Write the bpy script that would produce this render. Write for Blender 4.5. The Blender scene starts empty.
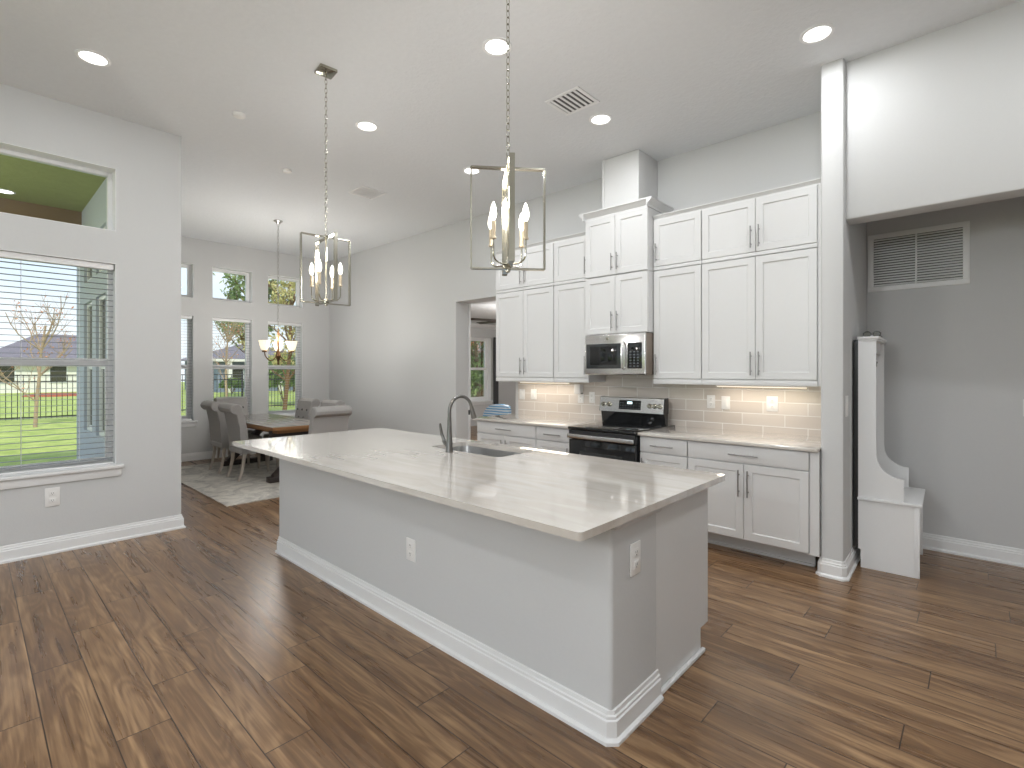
import bpy, bmesh, math, random
from mathutils import Vector, Matrix
random.seed(7)
scene = bpy.context.scene
COL = scene.collection
PI = math.pi

# ------------------------------------------------------------------ camera
H = 1.46
cam_d = bpy.data.cameras.new('camera')
cam = bpy.data.objects.new('camera', cam_d)
COL.objects.link(cam)
cam_d.sensor_fit = 'HORIZONTAL'
cam_d.sensor_width = 36.0
cam_d.lens = 505.1 / 1024 * 36.0
cam_d.shift_y = -(384 - 371.8) / 1024
cam_d.clip_start = 0.05
cam_d.clip_end = 400
cam.location = (0, 0, H)
cam.rotation_euler = (PI / 2, 0, math.atan2(0.680, 0.7334))
scene.camera = cam

# ------------------------------------------------------------------ world
scene.view_settings.view_transform = 'Standard'
scene.view_settings.look = 'None'
scene.view_settings.gamma = 1.0
scene.view_settings.use_curve_mapping = False
scene.view_settings.exposure = 0.18
CAN_POWER = 9.5
PENDANT_POWER = 19.0
CHANDELIER_POWER = 62.0
REAR_FILL_POWER = 130.0
SKY_STRENGTH = 1.15
SUN_STRENGTH = 3.0

wd = bpy.data.worlds.new('sky')
scene.world = wd
wd.use_nodes = True
wn = wd.node_tree.nodes
wl_ = wd.node_tree.links
wn.clear()
w_out = wn.new('ShaderNodeOutputWorld')
w_bg = wn.new('ShaderNodeBackground')
w_tc = wn.new('ShaderNodeTexCoord')
w_sep = wn.new('ShaderNodeSeparateXYZ')
w_ramp = wn.new('ShaderNodeValToRGB')
w_ramp.color_ramp.elements[0].position = 0.0
w_ramp.color_ramp.elements[0].color = (0.90, 0.95, 1.0, 1)
w_ramp.color_ramp.elements[1].position = 0.55
w_ramp.color_ramp.elements[1].color = (0.36, 0.60, 0.95, 1)
w_noise = wn.new('ShaderNodeTexNoise')
w_noise.inputs['Scale'].default_value = 2.2
w_noise.inputs['Detail'].default_value = 6
w_map = wn.new('ShaderNodeMapping')
w_map.inputs['Scale'].default_value = (1, 1, 3)
w_cr = wn.new('ShaderNodeValToRGB')
w_cr.color_ramp.elements[0].position = 0.45
w_cr.color_ramp.elements[1].position = 0.68
w_mix = wn.new('ShaderNodeMixRGB')
w_mix.inputs[2].default_value = (0.95, 0.97, 1.0, 1)
wl_.new(w_tc.outputs['Generated'], w_sep.inputs[0])
wl_.new(w_sep.outputs['Z'], w_ramp.inputs[0])
wl_.new(w_tc.outputs['Generated'], w_map.inputs[0])
wl_.new(w_map.outputs[0], w_noise.inputs['Vector'])
wl_.new(w_noise.outputs['Fac'], w_cr.inputs[0])
wl_.new(w_cr.outputs[0], w_mix.inputs[0])
wl_.new(w_ramp.outputs[0], w_mix.inputs[1])
wl_.new(w_mix.outputs[0], w_bg.inputs['Color'])
w_bg.inputs['Strength'].default_value = SKY_STRENGTH
wl_.new(w_bg.outputs[0], w_out.inputs['Surface'])

sun_d = bpy.data.lights.new('sun', 'SUN')
sun_d.energy = SUN_STRENGTH
sun_d.angle = 0.01
sun_d.color = (1.0, 0.93, 0.80)
sun = bpy.data.objects.new('sun', sun_d)
COL.objects.link(sun)
sun.rotation_euler = Vector((-1, 0.28, -1.12)).to_track_quat('-Z', 'Y').to_euler()


def point_light(name, loc, power, color=(1, 1, 1), radius=0.1):
    d = bpy.data.lights.new(name, 'POINT')
    d.energy = power
    d.color = color
    d.shadow_soft_size = radius
    o = bpy.data.objects.new(name, d)
    COL.objects.link(o)
    o.location = loc
    return o


def area_light(name, loc, power, color, sx, sy, spread=PI, rot=(0, 0, 0), disk=False):
    d = bpy.data.lights.new(name, 'AREA')
    d.energy = power
    d.color = color
    d.shape = 'DISK' if disk else 'RECTANGLE'
    d.size = sx
    if not disk:
        d.size_y = sy
    d.spread = spread
    o = bpy.data.objects.new(name, d)
    COL.objects.link(o)
    o.location = loc
    o.rotation_euler = rot
    return o


# ------------------------------------------------------------------ materials
def srgb(r, g, b):
    def f(c):
        c /= 255.0
        return c / 12.92 if c <= 0.04045 else ((c + 0.055) / 1.055) ** 2.4
    return (f(r), f(g), f(b), 1.0)


class M:
    """tiny node-graph helper"""
    def __init__(self, name):
        self.m = bpy.data.materials.new(name)
        self.m.use_nodes = True
        self.nt = self.m.node_tree
        self.b = self.nt.nodes['Principled BSDF']

    def n(self, t, **kw):
        o = self.nt.nodes.new(t)
        for k, v in kw.items():
            setattr(o, k, v)
        return o

    def l(self, a, b):
        self.nt.links.new(a, b)


def simple(name, col, rough=0.5, metal=0.0, spec=0.5, var=0.0, bump=0.0, scale=40.0, coat=0.0, aniso=None, emit=None, estr=0.0):
    k = M(name)
    b = k.b
    b.inputs['Base Color'].default_value = col
    b.inputs['Roughness'].default_value = rough
    b.inputs['Metallic'].default_value = metal
    b.inputs['Specular IOR Level'].default_value = spec
    b.inputs['Coat Weight'].default_value = coat
    tc = k.n('ShaderNodeTexCoord')
    nz = k.n('ShaderNodeTexNoise')
    nz.inputs['Scale'].default_value = scale
    nz.inputs['Detail'].default_value = 3
    if aniso:
        mp = k.n('ShaderNodeMapping')
        mp.inputs['Scale'].default_value = aniso
        k.l(tc.outputs['Object'], mp.inputs[0])
        k.l(mp.outputs[0], nz.inputs['Vector'])
    else:
        k.l(tc.outputs['Object'], nz.inputs['Vector'])
    if var > 0:
        mx = k.n('ShaderNodeMixRGB', blend_type='MIX')
        mx.inputs[1].default_value = tuple(max(0, c * (1 - var)) for c in col[:3]) + (1,)
        mx.inputs[2].default_value = tuple(min(1, c * (1 + var)) for c in col[:3]) + (1,)
        k.l(nz.outputs['Fac'], mx.inputs[0])
        k.l(mx.outputs[0], b.inputs['Base Color'])
    if bump > 0:
        bp = k.n('ShaderNodeBump')
        bp.inputs['Strength'].default_value = bump
        bp.inputs['Distance'].default_value = 0.01
        k.l(nz.outputs['Fac'], bp.inputs['Height'])
        k.l(bp.outputs[0], b.inputs['Normal'])
    if emit:
        b.inputs['Emission Color'].default_value = emit
        b.inputs['Emission Strength'].default_value = estr
    return k.m


MAT = {}
MAT['wall'] = simple('wall_paint', (0.61, 0.612, 0.608, 1), 0.75, var=0.015, bump=0.05, scale=60)
MAT['ceiling'] = simple('ceiling_paint', (0.76, 0.775, 0.79, 1), 0.9, var=0.03, bump=0.35, scale=34)
MAT['trim'] = simple('white_trim_paint', (0.80, 0.80, 0.795, 1), 0.4, var=0.01)
MAT['cab'] = simple('white_cabinet_paint', (0.70, 0.70, 0.695, 1), 0.38, var=0.01)
MAT['vinyl'] = simple('white_vinyl', (0.84, 0.84, 0.84, 1), 0.4, var=0.01)
MAT['slat'] = simple('backlit_shade_slat', (0.24, 0.255, 0.27, 1), 0.5, var=0.02)  # dark from backlight: that shade is put into the slat colour
MAT['keys'] = simple('dim_key_print', (0.10, 0.11, 0.12, 1), 0.4, var=0.05)
MAT['plate'] = simple('white_plastic', (0.84, 0.83, 0.81, 1), 0.35, var=0.01)
MAT['slot'] = simple('dark_slot', (0.10, 0.10, 0.10, 1), 0.6, var=0.1)
MAT['steel'] = simple('brushed_steel', (0.74, 0.735, 0.73, 1), 0.20, metal=1.0, var=0.06, scale=6, aniso=(1, 1, 60))
MAT['darksteel'] = simple('bronze_tinted_steel', (0.30, 0.25, 0.21, 1), 0.35, metal=0.9, var=0.05)
MAT['nickel'] = simple('brushed_nickel', (0.50, 0.49, 0.47, 1), 0.28, metal=1.0, var=0.04)
MAT['faucet'] = simple('brushed_dark_nickel', (0.22, 0.215, 0.205, 1), 0.28, metal=1.0, var=0.04)
MAT['pull'] = simple('satin_pull', (0.36, 0.355, 0.35, 1), 0.35, metal=1.0, var=0.04)
MAT['polnickel'] = simple('polished_nickel', (0.44, 0.42, 0.35, 1), 0.16, metal=1.0, var=0.03)
MAT['bronze'] = simple('bronze', (0.16, 0.09, 0.045, 1), 0.4, metal=0.8, var=0.1)
MAT['blackglass'] = simple('black_glass', (0.012, 0.013, 0.014, 1), 0.05, spec=0.6, var=0.05)
MAT['black'] = simple('black_enamel', (0.015, 0.015, 0.016, 1), 0.3, var=0.1)
MAT['darkmetal'] = simple('black_aluminium', (0.02, 0.02, 0.022, 1), 0.5, var=0.1)
MAT['doorglass'] = simple('dark_door_glass', (0.03, 0.034, 0.036, 1), 0.06, spec=0.8, var=0.1)
MAT['candle'] = simple('candle_sleeve', (0.62, 0.52, 0.38, 1), 0.4, metal=0.4, var=0.05)
MAT['bulb'] = simple('lit_bulb', (1, 0.95, 0.85, 1), 0.3, emit=(1, 0.93, 0.80, 1), estr=5.0)
MAT['lens'] = simple('lit_lens', (1, 1, 1, 1), 0.3, emit=(1, 0.98, 0.94, 1), estr=3.0)
MAT['led'] = simple('lit_led_strip', (1, 0.9, 0.75, 1), 0.3, emit=(1, 0.84, 0.62, 1), estr=1.2)
MAT['shade'] = simple('lit_frosted_glass', (0.9, 0.82, 0.7, 1), 0.4, emit=(1, 0.86, 0.62, 1), estr=0.9)
MAT['display'] = simple('lit_display', (0.5, 0.7, 0.7, 1), 0.3, emit=(0.75, 0.95, 1, 1), estr=1.5)
MAT['sinksteel'] = simple('sink_steel', (0.55, 0.55, 0.55, 1), 0.3, metal=1.0, var=0.05)
MAT['stucco'] = simple('grey_stucco', srgb(190, 196, 208), 0.9, var=0.08, bump=0.5, scale=60)
MAT['lanai'] = simple('lanai_ceiling_lawn_bounce', srgb(164, 168, 112), 0.9, var=0.16, bump=0.5, scale=16)  # green bounce from the lawn painted into the ceiling colour
MAT['beam'] = simple('lanai_beam_paint', srgb(140, 116, 88), 0.8, var=0.06)
MAT['tinted'] = simple('dark_window_glass', (0.07, 0.067, 0.045, 1), 0.25, spec=0.3, var=0.1)
MAT['patio'] = simple('patio_concrete', srgb(120, 128, 128), 0.9, var=0.08, bump=0.2, scale=30)
MAT['bark'] = simple('bark', srgb(120, 92, 66), 0.9, var=0.25, bump=0.5, scale=30)
MAT['birch'] = simple('pale_twig', srgb(176, 152, 128), 0.9, var=0.2, bump=0.3, scale=30)
MAT['roof'] = simple('grey_shingles', srgb(126, 118, 124), 0.9, var=0.15, bump=0.4, scale=12)
MAT['housewall'] = simple('white_house_wall', srgb(232, 228, 220), 0.85, var=0.04)
MAT['housegrey'] = simple('blue_grey_siding', srgb(128, 140, 160), 0.85, var=0.06)
MAT['mulch'] = simple('red_mulch', srgb(168, 92, 70), 0.95, var=0.25, bump=0.6, scale=50)
MAT['leather'] = simple('dark_wire', (0.02, 0.018, 0.016, 1), 0.35, var=0.1)
MAT['greyleg'] = simple('grey_washed_wood', srgb(176, 166, 154), 0.6, var=0.18, bump=0.2, scale=14, aniso=(6, 6, 0.8))
MAT['darkwood'] = simple('dark_stained_wood', srgb(58, 50, 46), 0.5, var=0.25, bump=0.2, scale=14, aniso=(6, 6, 0.8))
MAT['tabletop'] = simple('sky_greyed_table_wood', srgb(158, 148, 138), 0.16, var=0.12, bump=0.12, scale=5, aniso=(1.0, 12, 12), coat=0.2)  # sky reflection on the top partly greyed into the wood colour
MAT['tableedge'] = simple('brown_table_wood', srgb(146, 104, 64), 0.5, var=0.22, bump=0.2, scale=5, aniso=(1.0, 10, 10))
MAT['fabric'] = simple('grey_linen', srgb(166, 163, 160), 0.95, var=0.10, bump=0.4, scale=220)
MAT['fabricdark'] = simple('grey_linen_tuft', srgb(84, 82, 80), 0.95, var=0.10, bump=0.4, scale=220)
MAT['fanblade'] = simple('dark_fan_blade', srgb(70, 64, 60), 0.5, var=0.15)
MAT['curtain'] = simple('dark_grey_curtain', srgb(86, 86, 88), 0.9, var=0.10, bump=0.3, scale=60)


def leaf_mat(name, c1, c2):
    k = M(name)
    tc = k.n('ShaderNodeTexCoord')
    nz = k.n('ShaderNodeTexNoise')
    nz.inputs['Scale'].default_value = 3.0
    nz.inputs['Detail'].default_value = 5
    k.l(tc.outputs['Object'], nz.inputs['Vector'])
    rp = k.n('ShaderNodeValToRGB')
    rp.color_ramp.elements[0].position = 0.35
    rp.color_ramp.elements[0].color = c1
    rp.color_ramp.elements[1].position = 0.65
    rp.color_ramp.elements[1].color = c2
    k.l(nz.outputs['Fac'], rp.inputs[0])
    k.l(rp.outputs[0], k.b.inputs['Base Color'])
    k.b.inputs['Roughness'].default_value = 0.6
    tr = k.n('ShaderNodeBsdfTranslucent')
    k.l(rp.outputs[0], tr.inputs['Color'])
    mx = k.n('ShaderNodeMixShader')
    mx.inputs[0].default_value = 0.35
    k.l(k.b.outputs[0], mx.inputs[1])
    k.l(tr.outputs[0], mx.inputs[2])
    k.l(mx.outputs[0], k.nt.nodes['Material Output'].inputs['Surface'])
    return k.m


MAT['leafgreen'] = leaf_mat('green_leaves', srgb(92, 116, 84), srgb(172, 186, 122))
MAT['leafdark'] = leaf_mat('dark_green_leaves', srgb(78, 108, 64), srgb(156, 180, 96))
MAT['leafyellow'] = leaf_mat('yellow_leaves', srgb(168, 158, 96), srgb(240, 226, 164))
MAT['leafred'] = leaf_mat('russet_leaves', srgb(204, 122, 84), srgb(246, 180, 130))


def glass_mat(name, tint=(1, 1, 1, 1)):
    k = M(name)
    k.nt.nodes.remove(k.b)
    t = k.n('ShaderNodeBsdfTransparent')
    t.inputs['Color'].default_value = tint
    g = k.n('ShaderNodeBsdfGlossy')
    g.inputs['Roughness'].default_value = 0.02
    f = k.n('ShaderNodeFresnel')
    f.inputs['IOR'].default_value = 1.45
    mt = k.n('ShaderNodeMath', operation='MULTIPLY')
    mt.inputs[1].default_value = 0.7
    mx = k.n('ShaderNodeMixShader')
    k.l(f.outputs[0], mt.inputs[0])
    k.l(mt.outputs[0], mx.inputs[0])
    k.l(t.outputs[0], mx.inputs[1])
    k.l(g.outputs[0], mx.inputs[2])
    k.l(mx.outputs[0], k.nt.nodes['Material Output'].inputs['Surface'])
    return k.m


MAT['glass'] = glass_mat('window_glass', (0.95, 0.97, 0.97, 1))


def floor_mat():
    k = M('brown_wood_planks')
    tc = k.n('ShaderNodeTexCoord')
    sp = k.n('ShaderNodeSeparateXYZ')
    k.l(tc.outputs['Object'], sp.inputs[0])

    def math_(op, a, b=None):
        m = k.n('ShaderNodeMath', operation=op)
        for i, v in enumerate((a, b)):
            if v is None:
                continue
            if isinstance(v, (int, float)):
                m.inputs[i].default_value = v
            else:
                k.l(v, m.inputs[i])
        return m.outputs[0]
    W, L = 0.1865, 1.22
    yy = math_('DIVIDE', math_('ADD', sp.outputs['Y'], 20 * W - 0.026), W)
    row = math_('FLOOR', yy)
    fy = math_('FRACT', yy)
    wr = k.n('ShaderNodeTexWhiteNoise', noise_dimensions='1D')
    k.l(row, wr.inputs['W'])
    off = math_('ADD', math_('MULTIPLY', row, 0.29), math_('MULTIPLY', wr.outputs['Value'], 0.22))
    xx = math_('ADD', math_('DIVIDE', math_('ADD', sp.outputs['X'], 30.0), L), off)
    col = math_('FLOOR', xx)
    fx = math_('FRACT', xx)
    cb = k.n('ShaderNodeCombineXYZ')
    k.l(col, cb.inputs[0])
    k.l(row, cb.inputs[1])
    wn2 = k.n('ShaderNodeTexWhiteNoise', noise_dimensions='2D')
    k.l(cb.outputs[0], wn2.inputs['Vector'])
    # grain
    gv = k.n('ShaderNodeCombineXYZ')
    k.l(math_('MULTIPLY', sp.outputs['X'], 0.95), gv.inputs[0])
    k.l(math_('MULTIPLY', sp.outputs['Y'], 15.0), gv.inputs[1])
    k.l(math_('MULTIPLY', wn2.outputs['Value'], 57.0), gv.inputs[2])
    n1 = k.n('ShaderNodeTexNoise')
    n1.inputs['Scale'].default_value = 1.3
    n1.inputs['Detail'].default_value = 7
    n1.inputs['Roughness'].default_value = 0.52
    n1.inputs['Distortion'].default_value = 0.5
    k.l(gv.outputs[0], n1.inputs['Vector'])
    gv2 = k.n('ShaderNodeCombineXYZ')
    k.l(math_('MULTIPLY', sp.outputs['X'], 3.0), gv2.inputs[0])
    k.l(math_('MULTIPLY', sp.outputs['Y'], 90.0), gv2.inputs[1])
    k.l(math_('MULTIPLY', wn2.outputs['Value'], 31.0), gv2.inputs[2])
    n2 = k.n('ShaderNodeTexNoise')
    n2.inputs['Scale'].default_value = 1.0
    n2.inputs['Detail'].default_value = 4
    k.l(gv2.outputs[0], n2.inputs['Vector'])
    gv3 = k.n('ShaderNodeCombineXYZ')
    k.l(math_('MULTIPLY', sp.outputs['X'], 1.1), gv3.inputs[0])
    k.l(math_('MULTIPLY', sp.outputs['Y'], 6.5), gv3.inputs[1])
    k.l(math_('MULTIPLY', wn2.outputs['Value'], 83.0), gv3.inputs[2])
    n3 = k.n('ShaderNodeTexNoise')
    n3.inputs['Scale'].default_value = 1.0
    n3.inputs['Detail'].default_value = 1.5
    n3.inputs['Distortion'].default_value = 0.4
    k.l(gv3.outputs[0], n3.inputs['Vector'])
    ring = math_('MULTIPLY', math_('SINE', math_('MULTIPLY', n3.outputs['Fac'], 75.0)), 0.045)
    rp = k.n('ShaderNodeValToRGB')
    e = rp.color_ramp.elements
    e[0].position = 0.17
    e[0].color = srgb(60, 42, 30)
    e[1].position = 0.76
    e[1].color = srgb(172, 139, 103)
    m_ = e.new(0.52)
    m_.color = srgb(122, 93, 66)
    tot = math_('ADD', math_('ADD', math_('MULTIPLY', n1.outputs['Fac'], 0.80), math_('MULTIPLY', n2.outputs['Fac'], 0.30)),
                math_('SUBTRACT', math_('MULTIPLY', wn2.outputs['Value'], 0.09), 0.065))
    tot = math_('ADD', tot, ring)
    k.l(tot, rp.inputs[0])
    # joints
    def edge(f, wd):
        return math_('MAXIMUM', math_('LESS_THAN', f, wd), math_('GREATER_THAN', f, 1 - wd))
    j = math_('MAXIMUM', edge(fy, 0.012), edge(fx, 0.0020))
    mx = k.n('ShaderNodeMixRGB')
    k.l(j, mx.inputs[0])
    k.l(rp.outputs[0], mx.inputs[1])
    mx.inputs[2].default_value = srgb(58, 42, 32)
    k.l(mx.outputs[0], k.b.inputs['Base Color'])
    k.b.inputs['Roughness'].default_value = 0.30
    rr = k.n('ShaderNodeMapRange')
    rr.inputs['To Min'].default_value = 0.20
    rr.inputs['To Max'].default_value = 0.38
    k.l(n1.outputs['Fac'], rr.inputs['Value'])
    k.l(rr.outputs[0], k.b.inputs['Roughness'])
    bp = k.n('ShaderNodeBump')
    bp.inputs['Strength'].default_value = 0.25
    bp.inputs['Distance'].default_value = 0.004
    k.l(math_('SUBTRACT', tot, math_('MULTIPLY', j, 0.8)), bp.inputs['Height'])
    k.l(bp.outputs[0], k.b.inputs['Normal'])
    return k.m


MAT['floor'] = floor_mat()


def quartz_mat():
    k = M('cream_quartz')
    tc = k.n('ShaderNodeTexCoord')
    mp = k.n('ShaderNodeMapping')
    mp.inputs['Scale'].default_value = (1.3, 8.0, 1.0)
    k.l(tc.outputs['Object'], mp.inputs[0])
    n1 = k.n('ShaderNodeTexNoise')
    n1.inputs['Scale'].default_value = 1.6
    n1.inputs['Detail'].default_value = 4
    n1.inputs['Distortion'].default_value = 0.8
    k.l(mp.outputs[0], n1.inputs['Vector'])
    rp = k.n('ShaderNodeValToRGB')
    rp.color_ramp.elements[0].position = 0.35
    rp.color_ramp.elements[0].color = srgb(201, 194, 185)
    rp.color_ramp.elements[1].position = 0.62
    rp.color_ramp.elements[1].color = srgb(212, 207, 200)
    k.l(n1.outputs['Fac'], rp.inputs[0])
    k.l(rp.outputs[0], k.b.inputs['Base Color'])
    k.b.inputs['Roughness'].default_value = 0.25
    k.b.inputs['Coat Weight'].default_value = 1.0
    k.b.inputs['Coat IOR'].default_value = 1.75
    k.b.inputs['Coat Roughness'].default_value = 0.03
    return k.m


MAT['quartz'] = quartz_mat()


def tile_mat():
    k = M('beige_glossy_subway_tile')
    tc = k.n('ShaderNodeTexCoord')
    mp = k.n('ShaderNodeMapping')
    mp.inputs['Rotation'].default_value = (PI / 2, 0, 0)
    k.l(tc.outputs['Object'], mp.inputs[0])
    br = k.n('ShaderNodeTexBrick')
    br.inputs['Scale'].default_value = 1.0
    br.inputs['Brick Width'].default_value = 0.36
    br.inputs['Row Height'].default_value = 0.108
    br.inputs['Mortar Size'].default_value = 0.004
    br.inputs['Mortar Smooth'].default_value = 0.1
    br.offset = 0.5
    br.inputs['Color1'].default_value = srgb(208, 199, 190)
    br.inputs['Color2'].default_value = srgb(218, 210, 202)
    br.inputs['Mortar'].default_value = srgb(236, 233, 228)
    k.l(mp.outputs[0], br.inputs['Vector'])
    k.l(br.outputs['Color'], k.b.inputs['Base Color'])
    k.b.inputs['Roughness'].default_value = 0.10
    bp = k.n('ShaderNodeBump')
    bp.inputs['Strength'].default_value = 0.4
    bp.inputs['Distance'].default_value = 0.002
    bp.invert = True
    k.l(br.outputs['Fac'], bp.inputs['Height'])
    k.l(bp.outputs[0], k.b.inputs['Normal'])
    return k.m


MAT['tile'] = tile_mat()


def lawn_mat():
    k = M('lawn_grass')
    tc = k.n('ShaderNodeTexCoord')
    n1 = k.n('ShaderNodeTexNoise')
    n1.inputs['Scale'].default_value = 2.5
    n1.inputs['Detail'].default_value = 9
    n1.inputs['Roughness'].default_value = 0.75
    k.l(tc.outputs['Object'], n1.inputs['Vector'])
    rp = k.n('ShaderNodeValToRGB')
    rp.color_ramp.elements[0].position = 0.3
    rp.color_ramp.elements[0].color = srgb(120, 144, 48)
    rp.color_ramp.elements[1].position = 0.7
    rp.color_ramp.elements[1].color = srgb(206, 210, 122)
    k.l(n1.outputs['Fac'], rp.inputs[0])
    k.l(rp.outputs[0], k.b.inputs['Base Color'])
    k.b.inputs['Roughness'].default_value = 0.95
    return k.m


MAT['lawn'] = lawn_mat()


def rug_mat():
    k = M('distressed_cream_rug')
    tc = k.n('ShaderNodeTexCoord')
    n1 = k.n('ShaderNodeTexNoise')
    n1.inputs['Scale'].default_value = 3.2
    n1.inputs['Detail'].default_value = 8
    n1.inputs['Roughness'].default_value = 0.7
    n1.inputs['Distortion'].default_value = 1.4
    k.l(tc.outputs['Object'], n1.inputs['Vector'])
    rp = k.n('ShaderNodeValToRGB')
    rp.color_ramp.elements[0].position = 0.38
    rp.color_ramp.elements[0].color = srgb(166, 162, 156)
    rp.color_ramp.elements[1].position = 0.58
    rp.color_ramp.elements[1].color = srgb(212, 207, 197)
    k.l(n1.outputs['Fac'], rp.inputs[0])
    k.l(rp.outputs[0], k.b.inputs['Base Color'])
    k.b.inputs['Roughness'].default_value = 1.0
    return k.m


MAT['rug'] = rug_mat()


def stripe_mat():
    k = M('blue_white_stripes')
    tc = k.n('ShaderNodeTexCoord')
    wv = k.n('ShaderNodeTexWave', wave_type='BANDS', bands_direction='Z')
    wv.inputs['Scale'].default_value = 7.0
    wv.inputs['Distortion'].default_value = 1.5
    k.l(tc.outputs['Object'], wv.inputs['Vector'])
    rp = k.n('ShaderNodeValToRGB')
    rp.color_ramp.elements[0].position = 0.4
    rp.color_ramp.elements[0].color = srgb(120, 176, 220)
    rp.color_ramp.elements[1].position = 0.6
    rp.color_ramp.elements[1].color = srgb(226, 236, 244)
    k.l(wv.outputs['Fac'], rp.inputs[0])
    k.l(rp.outputs[0], k.b.inputs['Base Color'])
    k.b.inputs['Roughness'].default_value = 0.9
    return k.m


MAT['stripe'] = stripe_mat()

# ------------------------------------------------------------------ mesh builder
WORLD = {}          # world location of every object built


class MB:
    def __init__(self):
        self.bm = bmesh.new()

    def _merge(self, t, mat=0):
        vm = {}
        for v in t.verts:
            vm[v] = self.bm.verts.new(v.co)
        for f in t.faces:
            try:
                nf = self.bm.faces.new([vm[v] for v in f.verts])
                nf.material_index = mat if mat is not None else f.material_index
            except ValueError:
                pass
        t.free()
        return self

    def box(self, x0, x1, y0, y1, z0, z1, bev=0.0, seg=2, mat=0, vertical_only=False):
        t = bmesh.new()
        x0, x1 = min(x0, x1), max(x0, x1)
        y0, y1 = min(y0, y1), max(y0, y1)
        z0, z1 = min(z0, z1), max(z0, z1)
        vs = [t.verts.new((x, y, z)) for z in (z0, z1) for y in (y0, y1) for x in (x0, x1)]
        for q in ((0, 2, 3, 1), (4, 5, 7, 6), (0, 1, 5, 4), (2, 6, 7, 3), (0, 4, 6, 2), (1, 3, 7, 5)):
            t.faces.new([vs[i] for i in q])
        if bev > 0:
            bev = min(bev, 0.49 * min(x1 - x0, y1 - y0, z1 - z0) if not vertical_only else 0.49 * min(x1 - x0, y1 - y0))
            ed = [e for e in t.edges if not vertical_only or abs(e.verts[0].co.z - e.verts[1].co.z) > 1e-6]
            bmesh.ops.bevel(t, geom=ed, offset=bev, segments=seg, profile=0.5, affect='EDGES')
        return self._merge(t, mat)

    def cyl(self, p0, p1, r0, r1=None, seg=20, mat=0, caps=True):
        r1 = r0 if r1 is None else r1
        p0, p1 = Vector(p0), Vector(p1)
        d = (p1 - p0).normalized()
        a = d.orthogonal().normalized()
        b = d.cross(a)
        t = bmesh.new()
        A = [t.verts.new(p0 + (a * math.cos(2 * PI * i / seg) + b * math.sin(2 * PI * i / seg)) * r0) for i in range(seg)]
        B = [t.verts.new(p1 + (a * math.cos(2 * PI * i / seg) + b * math.sin(2 * PI * i / seg)) * r1) for i in range(seg)]
        for i in range(seg):
            t.faces.new((A[i], A[(i + 1) % seg], B[(i + 1) % seg], B[i]))
        if caps:
            t.faces.new(A[::-1])
            t.faces.new(B)
        return self._merge(t, mat)

    def tube(self, pts, r, seg=10, mat=0, closed=False):
        pts = [Vector(p) for p in pts]
        n = len(pts)
        rs = r if isinstance(r, (list, tuple)) else [r] * n
        t = bmesh.new()
        rings = []
        prev = None
        for i in range(n):
            if closed:
                d = (pts[(i + 1) % n] - pts[i - 1]).normalized()
            else:
                d = (pts[min(i + 1, n - 1)] - pts[max(i - 1, 0)]).normalized()
            if prev is None:
                a = d.orthogonal().normalized()
            else:
                a = (prev - d * prev.dot(d))
                a = a.normalized() if a.length > 1e-6 else d.orthogonal().normalized()
            prev = a
            b = d.cross(a)
            rings.append([t.verts.new(pts[i] + (a * math.cos(2 * PI * k / seg) + b * math.sin(2 * PI * k / seg)) * rs[i]) for k in range(seg)])
        for i in range(n if closed else n - 1):
            A, B = rings[i], rings[(i + 1) % n]
            for k in range(seg):
                t.faces.new((A[k], A[(k + 1) % seg], B[(k + 1) % seg], B[k]))
        if not closed:
            t.faces.new(rings[0][::-1])
            t.faces.new(rings[-1])
        return self._merge(t, mat)

    def lathe(self, prof, c=(0, 0, 0), axis=(0, 0, 1), seg=24, mat=0, cap=True):
        c = Vector(c)
        d = Vector(axis).normalized()
        a = d.orthogonal().normalized()
        b = d.cross(a)
        t = bmesh.new()
        rings = []
        for r, z in prof:
            r = max(r, 1e-4)
            rings.append([t.verts.new(c + d * z + (a * math.cos(2 * PI * k / seg) + b * math.sin(2 * PI * k / seg)) * r) for k in range(seg)])
        for A, B in zip(rings, rings[1:]):
            for k in range(seg):
                t.faces.new((A[k], A[(k + 1) % seg], B[(k + 1) % seg], B[k]))
        if cap:
            t.faces.new(rings[0][::-1])
            t.faces.new(rings[-1])
        return self._merge(t, mat)

    def prism(self, poly, f, a0, a1, mat=0):
        """poly: list of 2-D points; f(u, v, a) -> 3-D"""
        t = bmesh.new()
        A = [t.verts.new(f(u, v, a0)) for u, v in poly]
        B = [t.verts.new(f(u, v, a1)) for u, v in poly]
        n = len(poly)
        for i in range(n):
            t.faces.new((A[i], A[(i + 1) % n], B[(i + 1) % n], B[i]))
        t.faces.new(A[::-1])
        t.faces.new(B)
        bmesh.ops.recalc_face_normals(t, faces=t.faces)
        return self._merge(t, mat)

    def sphere(self, c, r, sc=(1, 1, 1), mat=0, u=16, v=10):
        t = bmesh.new()
        bmesh.ops.create_uvsphere(t, u_segments=u, v_segments=v, radius=r)
        for w in t.verts:
            w.co = Vector((w.co.x * sc[0], w.co.y * sc[1], w.co.z * sc[2])) + Vector(c)
        return self._merge(t, mat)

    def xform(self, mtx):
        bmesh.ops.transform(self.bm, matrix=mtx, verts=self.bm.verts)
        return self

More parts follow.
